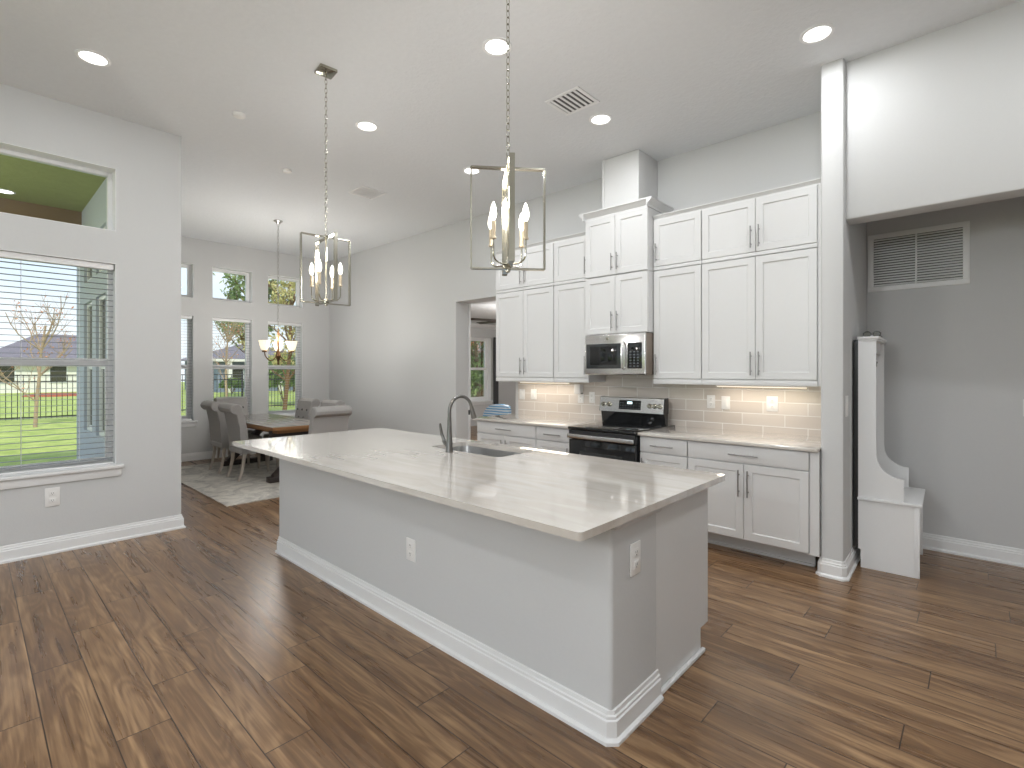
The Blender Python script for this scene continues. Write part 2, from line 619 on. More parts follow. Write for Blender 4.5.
    def build(self, name, mats, parent=None, smooth=True, label=None, normals=True):
        if not isinstance(mats, (list, tuple)):
            mats = [mats]
        base = Vector((0, 0, 0))
        if parent is not None:
            base = WORLD[parent]
            for v in self.bm.verts:
                v.co -= base
        if normals:
            bmesh.ops.recalc_face_normals(self.bm, faces=self.bm.faces)
        me = bpy.data.meshes.new(name)
        self.bm.to_mesh(me)
        self.bm.free()
        for m in mats:
            me.materials.append(MAT[m] if isinstance(m, str) else m)
        if smooth:
            me.shade_smooth()
            me.set_sharp_from_angle(angle=math.radians(34))
        o = bpy.data.objects.new(name, me)
        COL.objects.link(o)
        if parent is not None:
            o.parent = parent
        WORLD[o] = base.copy()
        if label:
            o['label'] = label
        return o


def tag(o, label, cat, group=None, kind=None):
    o['label'] = label
    o['category'] = cat
    if group:
        o['group'] = group
    if kind:
        o['kind'] = kind
    return o


def thing(name, label, cat, loc=(0, 0, 0), group=None, kind=None):
    o = bpy.data.objects.new(name, None)
    o.empty_display_size = 0.1
    COL.objects.link(o)
    o.location = loc
    WORLD[o] = Vector(loc)
    return tag(o, label, cat, group, kind)


def copy_tree(o, parent=None):
    c = o.copy()
    COL.objects.link(c)
    if parent is not None:
        c.parent = parent
    for ch in list(o.children):
        copy_tree(ch, c)
    return c


def wall_grid(xs, ys, zs, solid):
    """box cells of a grid welded into one shell; solid(ix, iy, iz) -> bool"""
    m = MB()
    t = bmesh.new()
    V = {}

    def v(i, j, k):
        if (i, j, k) not in V:
            V[(i, j, k)] = t.verts.new((xs[i], ys[j], zs[k]))
        return V[(i, j, k)]
    nx, ny, nz = len(xs) - 1, len(ys) - 1, len(zs) - 1

    def s(i, j, k):
        return 0 <= i < nx and 0 <= j < ny and 0 <= k < nz and solid(i, j, k)
    for i in range(nx):
        for j in range(ny):
            for k in range(nz):
                if not s(i, j, k):
                    continue
                if not s(i - 1, j, k):
                    t.faces.new((v(i, j, k), v(i, j, k + 1), v(i, j + 1, k + 1), v(i, j + 1, k)))
                if not s(i + 1, j, k):
                    t.faces.new((v(i + 1, j, k), v(i + 1, j + 1, k), v(i + 1, j + 1, k + 1), v(i + 1, j, k + 1)))
                if not s(i, j - 1, k):
                    t.faces.new((v(i, j, k), v(i + 1, j, k), v(i + 1, j, k + 1), v(i, j, k + 1)))
                if not s(i, j + 1, k):
                    t.faces.new((v(i, j + 1, k), v(i, j + 1, k + 1), v(i + 1, j + 1, k + 1), v(i + 1, j + 1, k)))
                if not s(i, j, k - 1):
                    t.faces.new((v(i, j, k), v(i, j + 1, k), v(i + 1, j + 1, k), v(i + 1, j, k)))
                if not s(i, j, k + 1):
                    t.faces.new((v(i, j, k + 1), v(i + 1, j, k + 1), v(i + 1, j + 1, k + 1), v(i, j + 1, k + 1)))
    m._merge(t)
    return m


def wall_with_openings(x0, x1, y0, y1, z0, z1, along, ops):
    """ops: (a0, a1, z0, z1) holes through a wall that runs along 'x' or 'y'"""
    ca = sorted(set([x0, x1] if along == 'x' else [y0, y1]) | {o[0] for o in ops} | {o[1] for o in ops})
    cz = sorted({z0, z1} | {o[2] for o in ops} | {o[3] for o in ops})

    def hole(ia, k):
        am, zm = (ca[ia] + ca[ia + 1]) / 2, (cz[k] + cz[k + 1]) / 2
        return any(o[0] < am < o[1] and o[2] < zm < o[3] for o in ops)
    if along == 'x':
        return wall_grid(ca, [y0, y1], cz, lambda i, j, k: not hole(i, k))
    return wall_grid([x0, x1], ca, cz, lambda i, j, k: not hole(j, k))


# ------------------------------------------------------------------ key dimensions
CEIL = 3.66
XL = -5.48       # left window wall
XD = -9.50       # dining window wall
YK = 4.90        # kitchen wall
YN = 5.39        # back of niche
ZB, ZT, ZU0, ZU1 = 0.66, 2.395, 2.675, 3.215

# ================================================================== SETTING
def struct(o, label, cat):
    return tag(o, label, cat, kind='structure')


# floor (L-shaped, with the room beyond)
fx = [-10.0, XL - 0.2, -4.0, 2.7]
fy = [-5.7, 1.13, 5.17, 5.5, 11.7]
fl = wall_grid(fx, fy, [-0.12, 0.0], lambda i, j, k: (j == 0 and i >= 1) or j == 1 or (j == 2) or (j == 3 and i <= 1))
struct(fl.build('floor', 'floor', smooth=False), 'brown wood plank floor running through kitchen and dining area', 'floor')
ce = wall_grid([-9.74, XL - 0.2, -0.86, 2.7], [-5.7, 1.13, 5.17, 5.5], [CEIL, CEIL + 0.14],
               lambda i, j, k: (j == 0 and i >= 1) or j == 1 or (j == 2 and i == 2))
struct(ce.build('ceiling', 'ceiling', smooth=False), 'textured white ceiling over kitchen and dining area', 'ceiling')
ce2 = MB().box(-10.0, -4.0, 5.17, 11.7, 2.75, 2.85)
struct(ce2.build('ceiling', 'ceiling', smooth=False), 'lower white ceiling of the room beyond the doorway', 'ceiling')

struct(wall_with_openings(XL - 0.2, XL, -5.7, 1.36, 0, CEIL, 'y',
       [(-0.65, 0.875, ZB, ZT), (-0.65, 0.875, ZU0, ZU1), (-4.6, -1.6, 0.0, 2.44)]).build('wall_left', 'wall', smooth=False),
       'light grey wall with large blinds window at the left', 'wall')
struct(wall_with_openings(-9.74, XL - 0.2, 1.13, 1.36, 0, CEIL, 'x',
       [(-9.09, -8.44, ZB, ZT), (-9.09, -8.44, ZU0, ZU1), (-8.15, -7.50, ZB, ZT), (-8.15, -7.50, ZU0, ZU1)]).build('wall_south', ['wall'], smooth=False),
       'dining room side wall that backs onto the covered patio', 'wall')
# stucco skin on its outside
struct(wall_with_openings(-9.80, XL - 0.2, 1.10, 1.13, -0.1, CEIL + 0.06, 'x',
       [(-9.09, -8.44, ZB, ZT), (-9.09, -8.44, ZU0, ZU1), (-8.15, -7.50, ZB, ZT), (-8.15, -7.50, ZU0, ZU1)]).build('wall_patio', 'stucco', smooth=False),
       'grey stucco outside wall seen through the large left window', 'wall')
DW = [(1.90, 2.535), (2.806, 3.444), (3.717, 4.357)]
struct(wall_with_openings(-9.74, XD, 1.36, 5.17, 0, CEIL, 'y',
       [(a, b, ZB, ZT - 0.01) for a, b in DW] + [(a, b, ZU0 + .005, ZU1 + .02) for a, b in DW]).build('wall_dining', 'wall', smooth=False),
       'dining wall with three tall windows and three small ones above', 'wall')
struct(wall_with_openings(XD, -0.844, YK, 5.17, 0, CEIL, 'x', [(-5.67, -4.48, 0, 2.49)]).build('wall_kitchen', 'wall', smooth=False),
       'light grey wall behind the white kitchen cabinets', 'wall')
struct(MB().prism([(-.822, 4.17), (-.836, 4.176), (-.844, 4.19), (-.844, 5.5), (-.738, 5.5), (-.7005, 4.192), (-.706, 4.176), (-.720, 4.17)], lambda u, v, a: (u, v, a), 0, CEIL).build('wall_wing', 'wall'),
       'narrow end of wing wall beside the right cabinets', 'wall')
hd = MB().prism([(4.27, 2.54), (4.42, 2.54), (4.42, CEIL), (4.25, CEIL), (4.25, 2.56), (4.256, 2.546)], lambda u, v, a: (a, u, v), -0.704, 2.5)
struct(hd.build('wall_header', 'wall'), 'bulkhead wall above the niche opening at right', 'wall')
struct(MB().box(-0.734, 2.5, YN, 5.5, 0, CEIL).build('wall_niche', 'wall', smooth=False), 'grey back wall of the niche with the return air grille', 'wall')
struct(MB().box(2.5, 2.7, -5.7, 5.5, 0, CEIL).build('wall_right', 'wall', smooth=False), 'wall outside the frame on the right', 'wall')
struct(wall_with_openings(XL, 2.5, -5.7, -5.5, 0, CEIL, 'x', [(-4.8, 0.2, 0, 2.6)]).build('wall_rear', 'wall', smooth=False), 'wall behind the camera with wide glazed opening', 'wall')
# room beyond
struct(wall_with_openings(-10.2, -10.0, 5.17, 11.7, 0, 2.75, 'y', [(8.95, 9.92, ZB, ZT)]).build('wall_beyond', 'wall', smooth=False), 'grey wall with window in the room beyond the doorway', 'wall')
struct(MB().box(-10.0, -4.0, 11.5, 11.7, 0, 2.75).build('wall_far', 'wall', smooth=False), 'end wall of the room beyond the doorway', 'wall')
struct(MB().box(-4.0, -3.9, 5.17, 11.7, 0, 2.75).build('wall_near', 'wall', smooth=False), 'side wall of the room beyond the doorway', 'wall')
# casing and crown in the doorway
struct(MB().box(-5.67, -5.652, 5.15, 5.18, 0, 2.49, bev=.004).build('trim_1', 'trim'), 'white casing along the far edge of the doorway', 'trim')
cr = MB().prism([(-10.0, 2.75), (-9.90, 2.75), (-9.91, 2.72), (-9.97, 2.66), (-10.0, 2.65)], lambda u, v, a: (u, a, v), 5.17, 11.5)
struct(cr.build('trim_2', 'trim'), 'white crown moulding on the wall beyond the doorway', 'trim')

# baseboards ------------------------------------------------------------
BB = [(0, 0), (0.030, 0), (0.030, 0.014), (0.018, 0.024), (0.018, 0.088), (0.013, 0.093), (0.013, 0.104), (0.008, 0.109), (0.006, 0.125), (0, 0.128)]


def baseboard(name, runs, label, cat='baseboard', mat='trim', prof=BB, parent=None):
    """runs: polylines (x, y) with the room on the right hand side of the walking direction; corners mitred"""
    m = MB()
    for pl in runs:
        P = [Vector((p[0], p[1])) for p in pl]
        n = len(P)
        t = bmesh.new()
        rings = []
        for i in range(n):
            if i == 0:
                d = (P[1] - P[0]).normalized()
                nr = Vector((d.y, -d.x))
            elif i == n - 1:
                d = (P[-1] - P[-2]).normalized()
                nr = Vector((d.y, -d.x))
            else:
                d1 = (P[i] - P[i - 1]).normalized()
                d2 = (P[i + 1] - P[i]).normalized()
                n1 = Vector((d1.y, -d1.x))
                n2 = Vector((d2.y, -d2.x))
                nr = (n1 + n2)
                nr = nr / nr.length
                nr = nr / max(0.3, nr.dot(n1))
            rings.append([t.verts.new((P[i].x + nr.x * o, P[i].y + nr.y * o, z)) for o, z in prof])
        k = len(prof)
        for A, B in zip(rings, rings[1:]):
            for q in range(k):
                t.faces.new((A[q], A[(q + 1) % k], B[(q + 1) % k], B[q]))
        t.faces.new(rings[0][::-1])
        t.faces.new(rings[-1])
        m._merge(t)
    o = m.build(name, mat, parent)
    if parent is None:
        struct(o, label, cat)
    return o


baseboard('baseboard_left', [[(XL, -1.6), (XL, 1.36), (XL - 0.2, 1.36)]], 'white stepped baseboard under the large left window')
baseboard('baseboard_dining', [[(XD, 1.36), (XD, YK), (-5.67, YK), (-5.67, 5.10)]], 'white baseboard along the dining window wall and doorway')
baseboard('baseboard_wing', [[(-0.844, 4.30), (-0.844, 4.185), (-0.829, 4.17), (-0.715, 4.17), (-0.7005, 4.185), (-0.735, YN), (2.5, YN)]], 'white stepped baseboard around wing wall and niche')

# ---------------------------------------------------------------- windows
def mapper(axis, plane):
    if axis == 'x-':
        return lambda a, d, z: (plane - d, a, z)
    if axis == 'y+':
        return lambda a, d, z: (a, plane + d, z)
    if axis == 'y-':
        return lambda a, d, z: (a, plane - d, z)


def abox(m, mp, a0, a1, d0, d1, z0, z1, bev=0.0, mat=0):
    p, q = mp(a0, d0, z0), mp(a1, d1, z1)
    return m.box(p[0], q[0], p[1], q[1], p[2], q[2], bev=bev, mat=mat)


WN = [0]


def window(label, axis, plane, a0, a1, z0, z1, hung=True, sill=True, depth=0.13, fw=0.05, rail=None, glass='glass', liner=True):
    WN[0] += 1
    mp = mapper(axis, plane)
    c = mp((a0 + a1) / 2, depth, z0)
    w = thing('window_%d' % WN[0], label, 'window', c, kind='structure')
    f = MB()
    abox(f, mp, a0, a0 + fw, depth, depth + .06, z0, z1, .004)
    abox(f, mp, a1 - fw, a1, depth, depth + .06, z0, z1, .004)
    abox(f, mp, a0 + fw, a1 - fw, depth, depth + .06, z1 - fw, z1, .004)
    abox(f, mp, a0 + fw, a1 - fw, depth, depth + .06, z0, z0 + fw, .004)
    if liner:   # white painted returns of the recess
        for (b0, b1, y0, y1) in ((a0, a0 + .004, z0, z1), (a1 - .004, a1, z0, z1), (a0, a1, z1 - .004, z1), (a0, a1, z0, z0 + .004)):
            abox(f, mp, b0, b1, .0, depth, y0, y1)
    f.build('window_frame', 'vinyl', w)
    if hung:
        zr = rail or (z0 + z1) / 2
        r = MB()
        abox(r, mp, a0 + fw, a1 - fw, depth - .005, depth + .05, zr - .035, zr + .035, .004)
        abox(r, mp, a0 + fw, a0 + fw + .018, depth + .005, depth + .045, z0 + fw, zr, .003)
        abox(r, mp, a1 - fw - .018, a1 - fw, depth + .005, depth + .045, z0 + fw, zr, .003)
        abox(r, mp, a0 + fw, a1 - fw, depth + .005, depth + .045, z0 + fw, z0 + fw + .02, .003)
        r.build('window_sash', 'vinyl', w)
        for (p, q) in ((z0 + fw, zr - .035), (zr + .035, z1 - fw)):
            g = MB()
            abox(g, mp, a0 + fw, a1 - fw, depth + .028, depth + .032, p, q)
            g.build('pane', glass, w, smooth=False)
    else:
        g = MB()
        abox(g, mp, a0 + fw, a1 - fw, depth + .028, depth + .032, z0 + fw, z1 - fw)
        g.build('pane', glass, w, smooth=False)
    if sill:
        s = MB()
        abox(s, mp, a0 - .05, a1 + .05, -.045, 0, z0 - .03, z0, .006)
        abox(s, mp, a0, a1, 0, depth, z0 - .03, z0)
        abox(s, mp, a0 - .035, a1 + .035, -.018, 0, z0 - .10, z0 - .03, .005)
        s.build('window_sill', 'trim', w)
    return w


def blind(label, axis, plane, a0, a1, z0, z1, pitch=0.047, tilt=0.0, d0=0.035, group=None, wand=True):
    """2-inch horizontal slats hung in the recess"""
    mp = mapper(axis, plane)
    a0 += .012
    a1 -= .012
    b = thing('window_blind', label, 'blind', mp((a0 + a1) / 2, d0 + .025, z1), group=group)
    h = MB()
    abox(h, mp, a0, a1, d0 - .01, d0 + .055, z1 - .055, z1 - .006, .004)
    h.build('headrail', 'vinyl', b)
    s = MB()
    z = z1 - .085
    while z > z0 + .045:
        poly = [(d0, z - tilt * .025), (d0 + .022, z + .0015), (d0 + .044, z + tilt * .025), (d0 + .044, z + tilt * .025 + .002), (d0 + .022, z + .0035), (d0, z - tilt * .025 + .002)]
        s.prism(poly, lambda u, v, a: mp(a, u, v), a0, a1)
        z -= pitch
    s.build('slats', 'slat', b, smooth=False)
    r = MB()
    abox(r, mp, a0, a1, d0, d0 + .05, z0 + .005, z0 + .018, .003)
    r.build('bottom_rail', 'vinyl', b)
    cds = MB()
    n = 2 if a1 - a0 < 1 else 4
    for i in range(n):
        a = a0 + (a1 - a0) * (.15 + .7 * i / (n - 1))
        for d in (d0 - .001, d0 + .051):
            p = mp(a, d, z0 + .02)
            q = mp(a, d, z1 - .03)
            cds.cyl(p, q, .0012, seg=6)
    cds.build('ladder_cord', 'vinyl', b)
    return b


window('large white double hung window with open blinds in the left wall', 'x-', XL, -0.65, 0.875, ZB, ZT, rail=1.54, fw=.035)
window('wide transom window above the large left window', 'x-', XL, -0.65, 0.875, ZU0, ZU1, hung=False, sill=False, fw=.035, depth=.145)
blind('white slatted blind with open slats in the large left window', 'x-', XL, -0.65, 0.875, ZB, ZT)
names = ['partly hidden tall dining window nearest the corner of the left wall', 'tall dining window behind the far head chair', 'tall dining window behind the small chandelier']
names2 = ['partly hidden small window nearest the corner of the left wall', 'small square window high above the far head chair', 'small square window behind the chandelier rod']
names3 = ['partly hidden white slatted blind in leftmost dining window', 'white slatted blind in dining window behind the far head chair', 'white slatted blind in dining window behind the small chandelier']
for i, (a, b) in enumerate(DW):
    window(names[i], 'x-', XD, a, b, ZB, ZT - .01, rail=1.545)
    window(names2[i], 'x-', XD, a, b, ZU0 + .005, ZU1 + .02, hung=False, sill=False)
    blind(names3[i], 'x-', XD, a, b, ZB, ZT - .01, group='dining window blinds')
for i, (a, b) in enumerate([(-9.09, -8.44), (-8.15, -7.50)]):
    t = ['left', 'right'][i]
    window('dark tall patio window, %s one of two, in stucco wall outside' % t, 'y-', 1.36, a, b, ZB, ZT, glass='tinted', sill=False, depth=.17, liner=False)
    window('dark small patio window over the %s tall one outside' % t, 'y-', 1.36, a, b, ZU0, ZU1, hung=False, glass='tinted', sill=False, depth=.17, liner=False)
window('white double hung window in room beyond the doorway', 'x-', -10.0, 8.95, 9.92, ZB, ZT, rail=1.54, fw=.09)
window('wide glazed opening behind the camera', 'y-', -5.5, -4.8, 0.2, 0.0, 2.6, hung=False, sill=False, depth=.1, liner=False)
window('glazed patio door in the left wall behind the camera', 'x-', XL, -4.6, -1.6, 0.0, 2.44, hung=False, sill=False, depth=.1, liner=False)

# ================================================================== KITCHEN ISLAND
isl = thing('kitchen_island', 'long grey kitchen island base with white baseboard in room centre', 'kitchen island', (-2.6, 1.9, 0))
kw = MB().box(-4.18, -1.062, 1.72, 2.105, 0, 0.884, bev=.018, seg=4, vertical_only=True)
kw.build('base_wall', 'wall', isl)
cb = MB()
cb = wall_grid([-4.15, -3.02, -2.19, -1.085], [2.105, 2.24, 2.675, 2.68], [0.115, 0.66, 0.884], lambda i, j, k: not (i == 1 and j == 1 and k == 1))
cb.box(-4.15, -1.085, 2.105, 2.62, 0, 0.115)
cb.build('cabinet_body', 'cab', isl, smooth=False)
ep = MB().prism([(2.105, 0), (2.60, 0), (2.60, 0.125), (2.695, 0.125), (2.695, 0.884), (2.105, 0.884)], lambda u, v, a: (a, u, v), -1.085, -1.070)
ep.build('end_panel', 'cab', isl, smooth=False)
sh = MB().box(-1.070, -1.050, 2.11, 2.62, 0, 0.022, bev=.006)
sh.build('shoe_moulding', 'trim', isl)
baseboard('baseboard', [[(-1.062, 2.105), (-1.062, 1.738), (-1.080, 1.72), (-4.165, 1.72), (-4.18, 1.735), (-4.18, 2.60)][::-1]], '', parent=isl)
lg = MB()
lg.box(-4.18, -1.036, 1.712, 2.104, 0.838, 0.8835, bev=.012, seg=3)
lg.build('cap_moulding', 'wall', isl)
# doors on the working side (turned to the range)
for i in range(6):
    x0 = -4.12 + i * 0.50
    dm = MB().box(x0 + .005, x0 + .495, 2.68, 2.70, 0.14, 0.86, bev=.003)
    dm.build('door', 'cab', isl)

# slab with a rounded sink cut-out
def rrect(x0, x1, y0, y1, r, n=5):
    pts = []
    for cx, cy, a in ((x1 - r, y0 + r, -PI / 2), (x1 - r, y1 - r, 0), (x0 + r, y1 - r, PI / 2), (x0 + r, y0 + r, PI)):
        for i in range(n + 1):
            t = a + (PI / 2) * i / n
            pts.append((cx + r * math.cos(t), cy + r * math.sin(t)))
    return pts


def slab(outer, inner, z0, z1):
    t = bmesh.new()
    ed = []
    for loop in ([outer, inner] if inner else [outer]):
        vs = [t.verts.new((x, y, z1)) for x, y in loop]
        for i in range(len(vs)):
            ed.append(t.edges.new((vs[i], vs[(i + 1) % len(vs)])))
    bmesh.ops.triangle_fill(t, use_beauty=True, use_dissolve=False, edges=ed)
    r = bmesh.ops.extrude_face_region(t, geom=list(t.faces))
    for e in r['geom']:
        if isinstance(e, bmesh.types.BMVert):
            e.co.z = z0
    m = MB()
    m._merge(t)
    return m


SX0, SX1, SY0, SY1 = -2.96, -2.25, 2.30, 2.66
ic = slab(rrect(-4.30, -0.992, 1.41, 2.75, .022), rrect(SX0, SX1, SY0, SY1, .05), 0.884, 0.914)
tag(ic.build('island_countertop', 'quartz'), 'long cream quartz slab on the island', 'countertop')

sk = thing('sink', 'undermount stainless steel sink set in the island top', 'sink', (-2.6, 2.48, 0.70))
b = MB()
inner = rrect(SX0 - .006, SX1 + .006, SY0 - .006, SY1 + .006, .055)
low = rrect(SX0 + .01, SX1 - .01, SY0 + .01, SY1 - .01, .06)
t = bmesh.new()
A = [t.verts.new((x, y, 0.884)) for x, y in inner]
B = [t.verts.new((x, y, 0.70)) for x, y in low]
A2 = [t.verts.new((x + (.0 if 1 else 0), y, 0.884)) for x, y in rrect(SX0 - .02, SX1 + .02, SY0 - .02, SY1 + .014, .06)]
B2 = [t.verts.new((x, y, 0.695)) for x, y in rrect(SX0 + .002, SX1 - .002, SY0 + .002, SY1 - .002, .06)]
n = len(A)
for i in range(n):
    j = (i + 1) % n
    t.faces.new((A[i], B[i], B[j], A[j]))
    t.faces.new((A2[i], A[i], A[j], A2[j]))
    t.faces.new((A2[i], A2[j], B2[j], B2[i]))
t.faces.new(B)
t.faces.new(B2[::-1])
b._merge(t)
b.build('basin', 'sinksteel', sk)
d = MB().lathe([(.045, .70), (.045, .704), (.035, .705), (.02, .702)], (-2.6, 2.48, 0))
d.build('drain', 'nickel', sk)

# faucet
fc = thing('kitchen_faucet', 'brushed nickel gooseneck faucet standing beside the island sink', 'faucet', (-2.648, 2.235, 0.914))
fx0, fy0 = -2.654, 2.235
b = MB().lathe([(.028, .9145), (.028, .925), (.023, .95), (.0195, 1.02), (.0155, 1.08), (.0135, 1.15)], (fx0, fy0, 0))
b.build('base', 'faucet', fc)
pts = [(fx0, fy0, 1.12), (fx0, fy0, 1.16), (fx0, fy0, 1.188)]
R = 0.102
for i in range(1, 15):
    a = PI * i / 14 * 0.93
    pts.append((fx0, fy0 + R - R * math.cos(a), 1.188 + R * math.sin(a)))
b = MB().tube(pts, .0125, seg=14)
b.build('spout', 'faucet', fc)
e = Vector(pts[-1])
dr = (Vector(pts[-1]) - Vector(pts[-2])).normalized()
b = MB().lathe([(.0135, 0), (.0155, .01), (.0165, .03), (.020, .075), (.019, .085), (.012, .086)], e, dr)
hd_ = b.build('spray_head', 'faucet', fc)
b = MB().box(fx0 - .006, fx0 + .006, e.y - .026, e.y - .014, e.z - .055, e.z - .02, bev=.004)
b.build('spray_button', 'black', hd_)
b = MB()
b.cyl((fx0 - .008, fy0, .945), (fx0 - .060, fy0 - .004, .985), .016, .013)
b.tube([(fx0 - .05, fy0 - .004, .985), (fx0 - .068, fy0 - .012, 1.03), (fx0 - .074, fy0 - .02, 1.09), (fx0 - .072, fy0 - .022, 1.105)], [.013, .011, .009, .007], seg=10)
b.build('handle', 'faucet', fc)


# ================================================================== CABINETS
def bar_pull(parent, p0, p1, nrm, name='handle', r=.0055, off=.030):
    """bar pull between p0 and p1 on a face with outward normal nrm"""
    p0, p1, nrm = Vector(p0), Vector(p1), Vector(nrm)
    m = MB()
    d = (p1 - p0).normalized()
    m.cyl(p0 + nrm * off, p1 + nrm * off, r, seg=12)
    L = (p1 - p0).length
    for s in (.18, .82):
        c = p0 + d * L * s
        m.cyl(c, c + nrm * off, r * .8, seg=10)
    return m.build(name, 'pull', parent)


def shaker(parent, x0, x1, z0, z1, y, name='door', flat=False, st=.058):
    """door or drawer front facing -Y whose outer face lies at y"""
    m = MB()
    th = .020
    if flat:
        m.box(x0, x1, y, y + th, z0, z1, bev=.0025)
    else:
        t = bmesh.new()
        O = [(x0, z0), (x1, z0), (x1, z1), (x0, z1)]
        I = [(x0 + st, z0 + st), (x1 - st, z0 + st), (x1 - st, z1 - st), (x0 + st, z1 - st)]
        c = .006
        J = [(x0 + st + c, z0 + st + c), (x1 - st - c, z0 + st + c), (x1 - st - c, z1 - st - c), (x0 + st + c, z1 - st - c)]
        e_ = .0025
        O1 = [(x0 + e_, z0 + e_), (x1 - e_, z0 + e_), (x1 - e_, z1 - e_), (x0 + e_, z1 - e_)]
        rings = [[t.verts.new((p[0], yy, p[1])) for p in P] for P, yy in ((O, y + th), (O, y + e_), (O1, y), (I, y), (J, y + .009))]
        for A, B in zip(rings, rings[1:]):
            for i in range(4):
                t.faces.new((A[i], A[(i + 1) % 4], B[(i + 1) % 4], B[i]))
        t.faces.new(rings[-1])
        t.faces.new(rings[0][::-1])
        m._merge(t)
    return m.build(name, 'cab', parent)


NY = (0, -1, 0)


def upper(label, x0, x1, z0, z1, y, doors, hz, hinge='pair', rail=False, shelf=False, group='upper kitchen cabinets', yb=YK - .012):
    """wall cabinet; y = face of the doors, hz = (low, high) of the pulls"""
    c = thing('wall_cabinet', label, 'cabinet', ((x0 + x1) / 2, (y + YK) / 2, z0), group=group)
    b = MB().box(x0, x1, y + .021, yb, z0, z1)
    b.build('cabinet_body', 'cab', c, smooth=False)
    g = .0035
    zt = z1 - g
    zb = z0 + g
    if rail:
        zb = z0 + .05
        r = MB().box(x0, x1, y + .004, y + .021, z0 - .002, z0 + .045, bev=.002)
        r.build('light_rail', 'cab', c)
    if shelf:
        zb = z0 + .037
        MB().box(x0, x1, y + .003, y + .021, z0 + .001, z0 + .033, bev=.002).build('bottom_rail', 'cab', c)
    if doors == 2:
        xm = (x0 + x1) / 2
        d1 = shaker(c, x0 + g, xm - g / 2, zb, zt, y)
        d2 = shaker(c, xm + g / 2, x1 - g, zb, zt, y)
        bar_pull(d1, (xm - .032, y, hz[0]), (xm - .032, y, hz[1]), NY)
        bar_pull(d2, (xm + .032, y, hz[0]), (xm + .032, y, hz[1]), NY)
    else:
        d1 = shaker(c, x0 + g, x1 - g, zb, zt, y)
        hx = x0 + .035 if hinge == 'l' else x1 - .035
        bar_pull(d1, (hx, y, hz[0]), (hx, y, hz[1]), NY)
    return c


YU, YH = 4.55, 4.45
ZG = 2.442
LH, UH = (1.43, 1.63), (2.515, 2.70)
upper('two-door upper cabinet left of the microwave, next to the doorway', -4.50, -3.575, 1.345, ZG, YU, 2, LH, rail=True)
upper('single-door upper cabinet immediately left of the microwave', -3.57, -3.095, 1.345, ZG, YU, 1, LH, 'r', rail=True)
upper('two-door cabinet directly above the microwave', -3.07, -2.345, 1.845, 2.44, YH, 2, (1.875, 2.07))
upper('single-door upper cabinet immediately right of the microwave', -2.340, -1.866, 1.345, ZG, YU, 1, LH, 'l', rail=True)
upper('two-door upper cabinet beside the wing wall', -1.863, -0.94, 1.345, ZG, YU, 2, LH, rail=True)
upper('short stacked two-door cabinet at top, nearest the doorway', -4.50, -3.575, ZG + .003, 2.935, YU, 2, UH, shelf=True)
upper('short stacked single-door cabinet at top, left of the tall hood cabinet', -3.57, -3.095, ZG + .003, 2.935, YU, 1, UH, 'r', shelf=True)
upper('highest two-door cabinet under the boxed duct cover', -3.07, -2.345, 2.445, 3.05, YH, 2, (2.49, 2.66))
upper('short stacked single-door cabinet at top, right of the tall hood cabinet', -2.340, -1.866, ZG + .003, 2.935, YU, 1, UH, 'l', shelf=True)
upper('short stacked two-door cabinet at top, beside the wing wall', -1.863, -0.94, ZG + .003, 2.935, YU, 2, UH, shelf=True)
fl_ = MB().box(-0.938, -0.846, 4.562, 4.60, 1.345, 2.935)
tag(fl_.build('filler_strip', 'cab'), 'white filler strip between upper cabinets and wing wall', 'filler strip')
# stacked-row moulding and crown
CROWN = [(0, 0), (-.012, 0), (-.012, .02), (-.022, .03), (-.05, .062), (-.058, .065), (-.058, .08), (0, .08)]


def crown(label, x0, x1, y, z, ends=(False, False), k=1.0):
    m = MB()
    CR = [(u * k, v * k) for u, v in CROWN]
    m.prism(CR, lambda u, v, a: (a, y + .021 + u, z + v), x0, x1)
    m.box(x0, x1, y + .021, y + .06, z, z + .08 * k)
    for e_, x, s in ((ends[0], x0, -1), (ends[1], x1, 1)):
        if e_:
            m.prism(CR, lambda u, v, a: (x - s * u, a, z + v), y + .021 - .058, YK - .005)
    return tag(m.build('crown_moulding', 'cab', smooth=False), label, 'crown moulding', 'cabinet crown mouldings')


crown('white crown moulding on the cabinets left of the hood cabinet', -4.50, -3.075, YU, 2.935, k=.55)
crown('white crown moulding wrapping the tall hood cabinet', -3.07, -2.345, YH, 3.05, (True, True))
crown('white crown moulding on the cabinets right of the hood cabinet', -2.34, -0.846, YU, 2.935, k=.55)
# boxed duct
bx_ = MB()
bx_.box(-2.875, -2.47, 4.50, YK - .005, 3.135, CEIL - .002, bev=.004)
bx_.box(-2.885, -2.86, 4.492, 4.51, 3.135, CEIL - .004, bev=.003)
tag(bx_.build('duct_cover', 'cab'), 'white boxed duct cover rising from hood cabinet to ceiling', 'duct cover')

# base cabinets
YB = 4.13


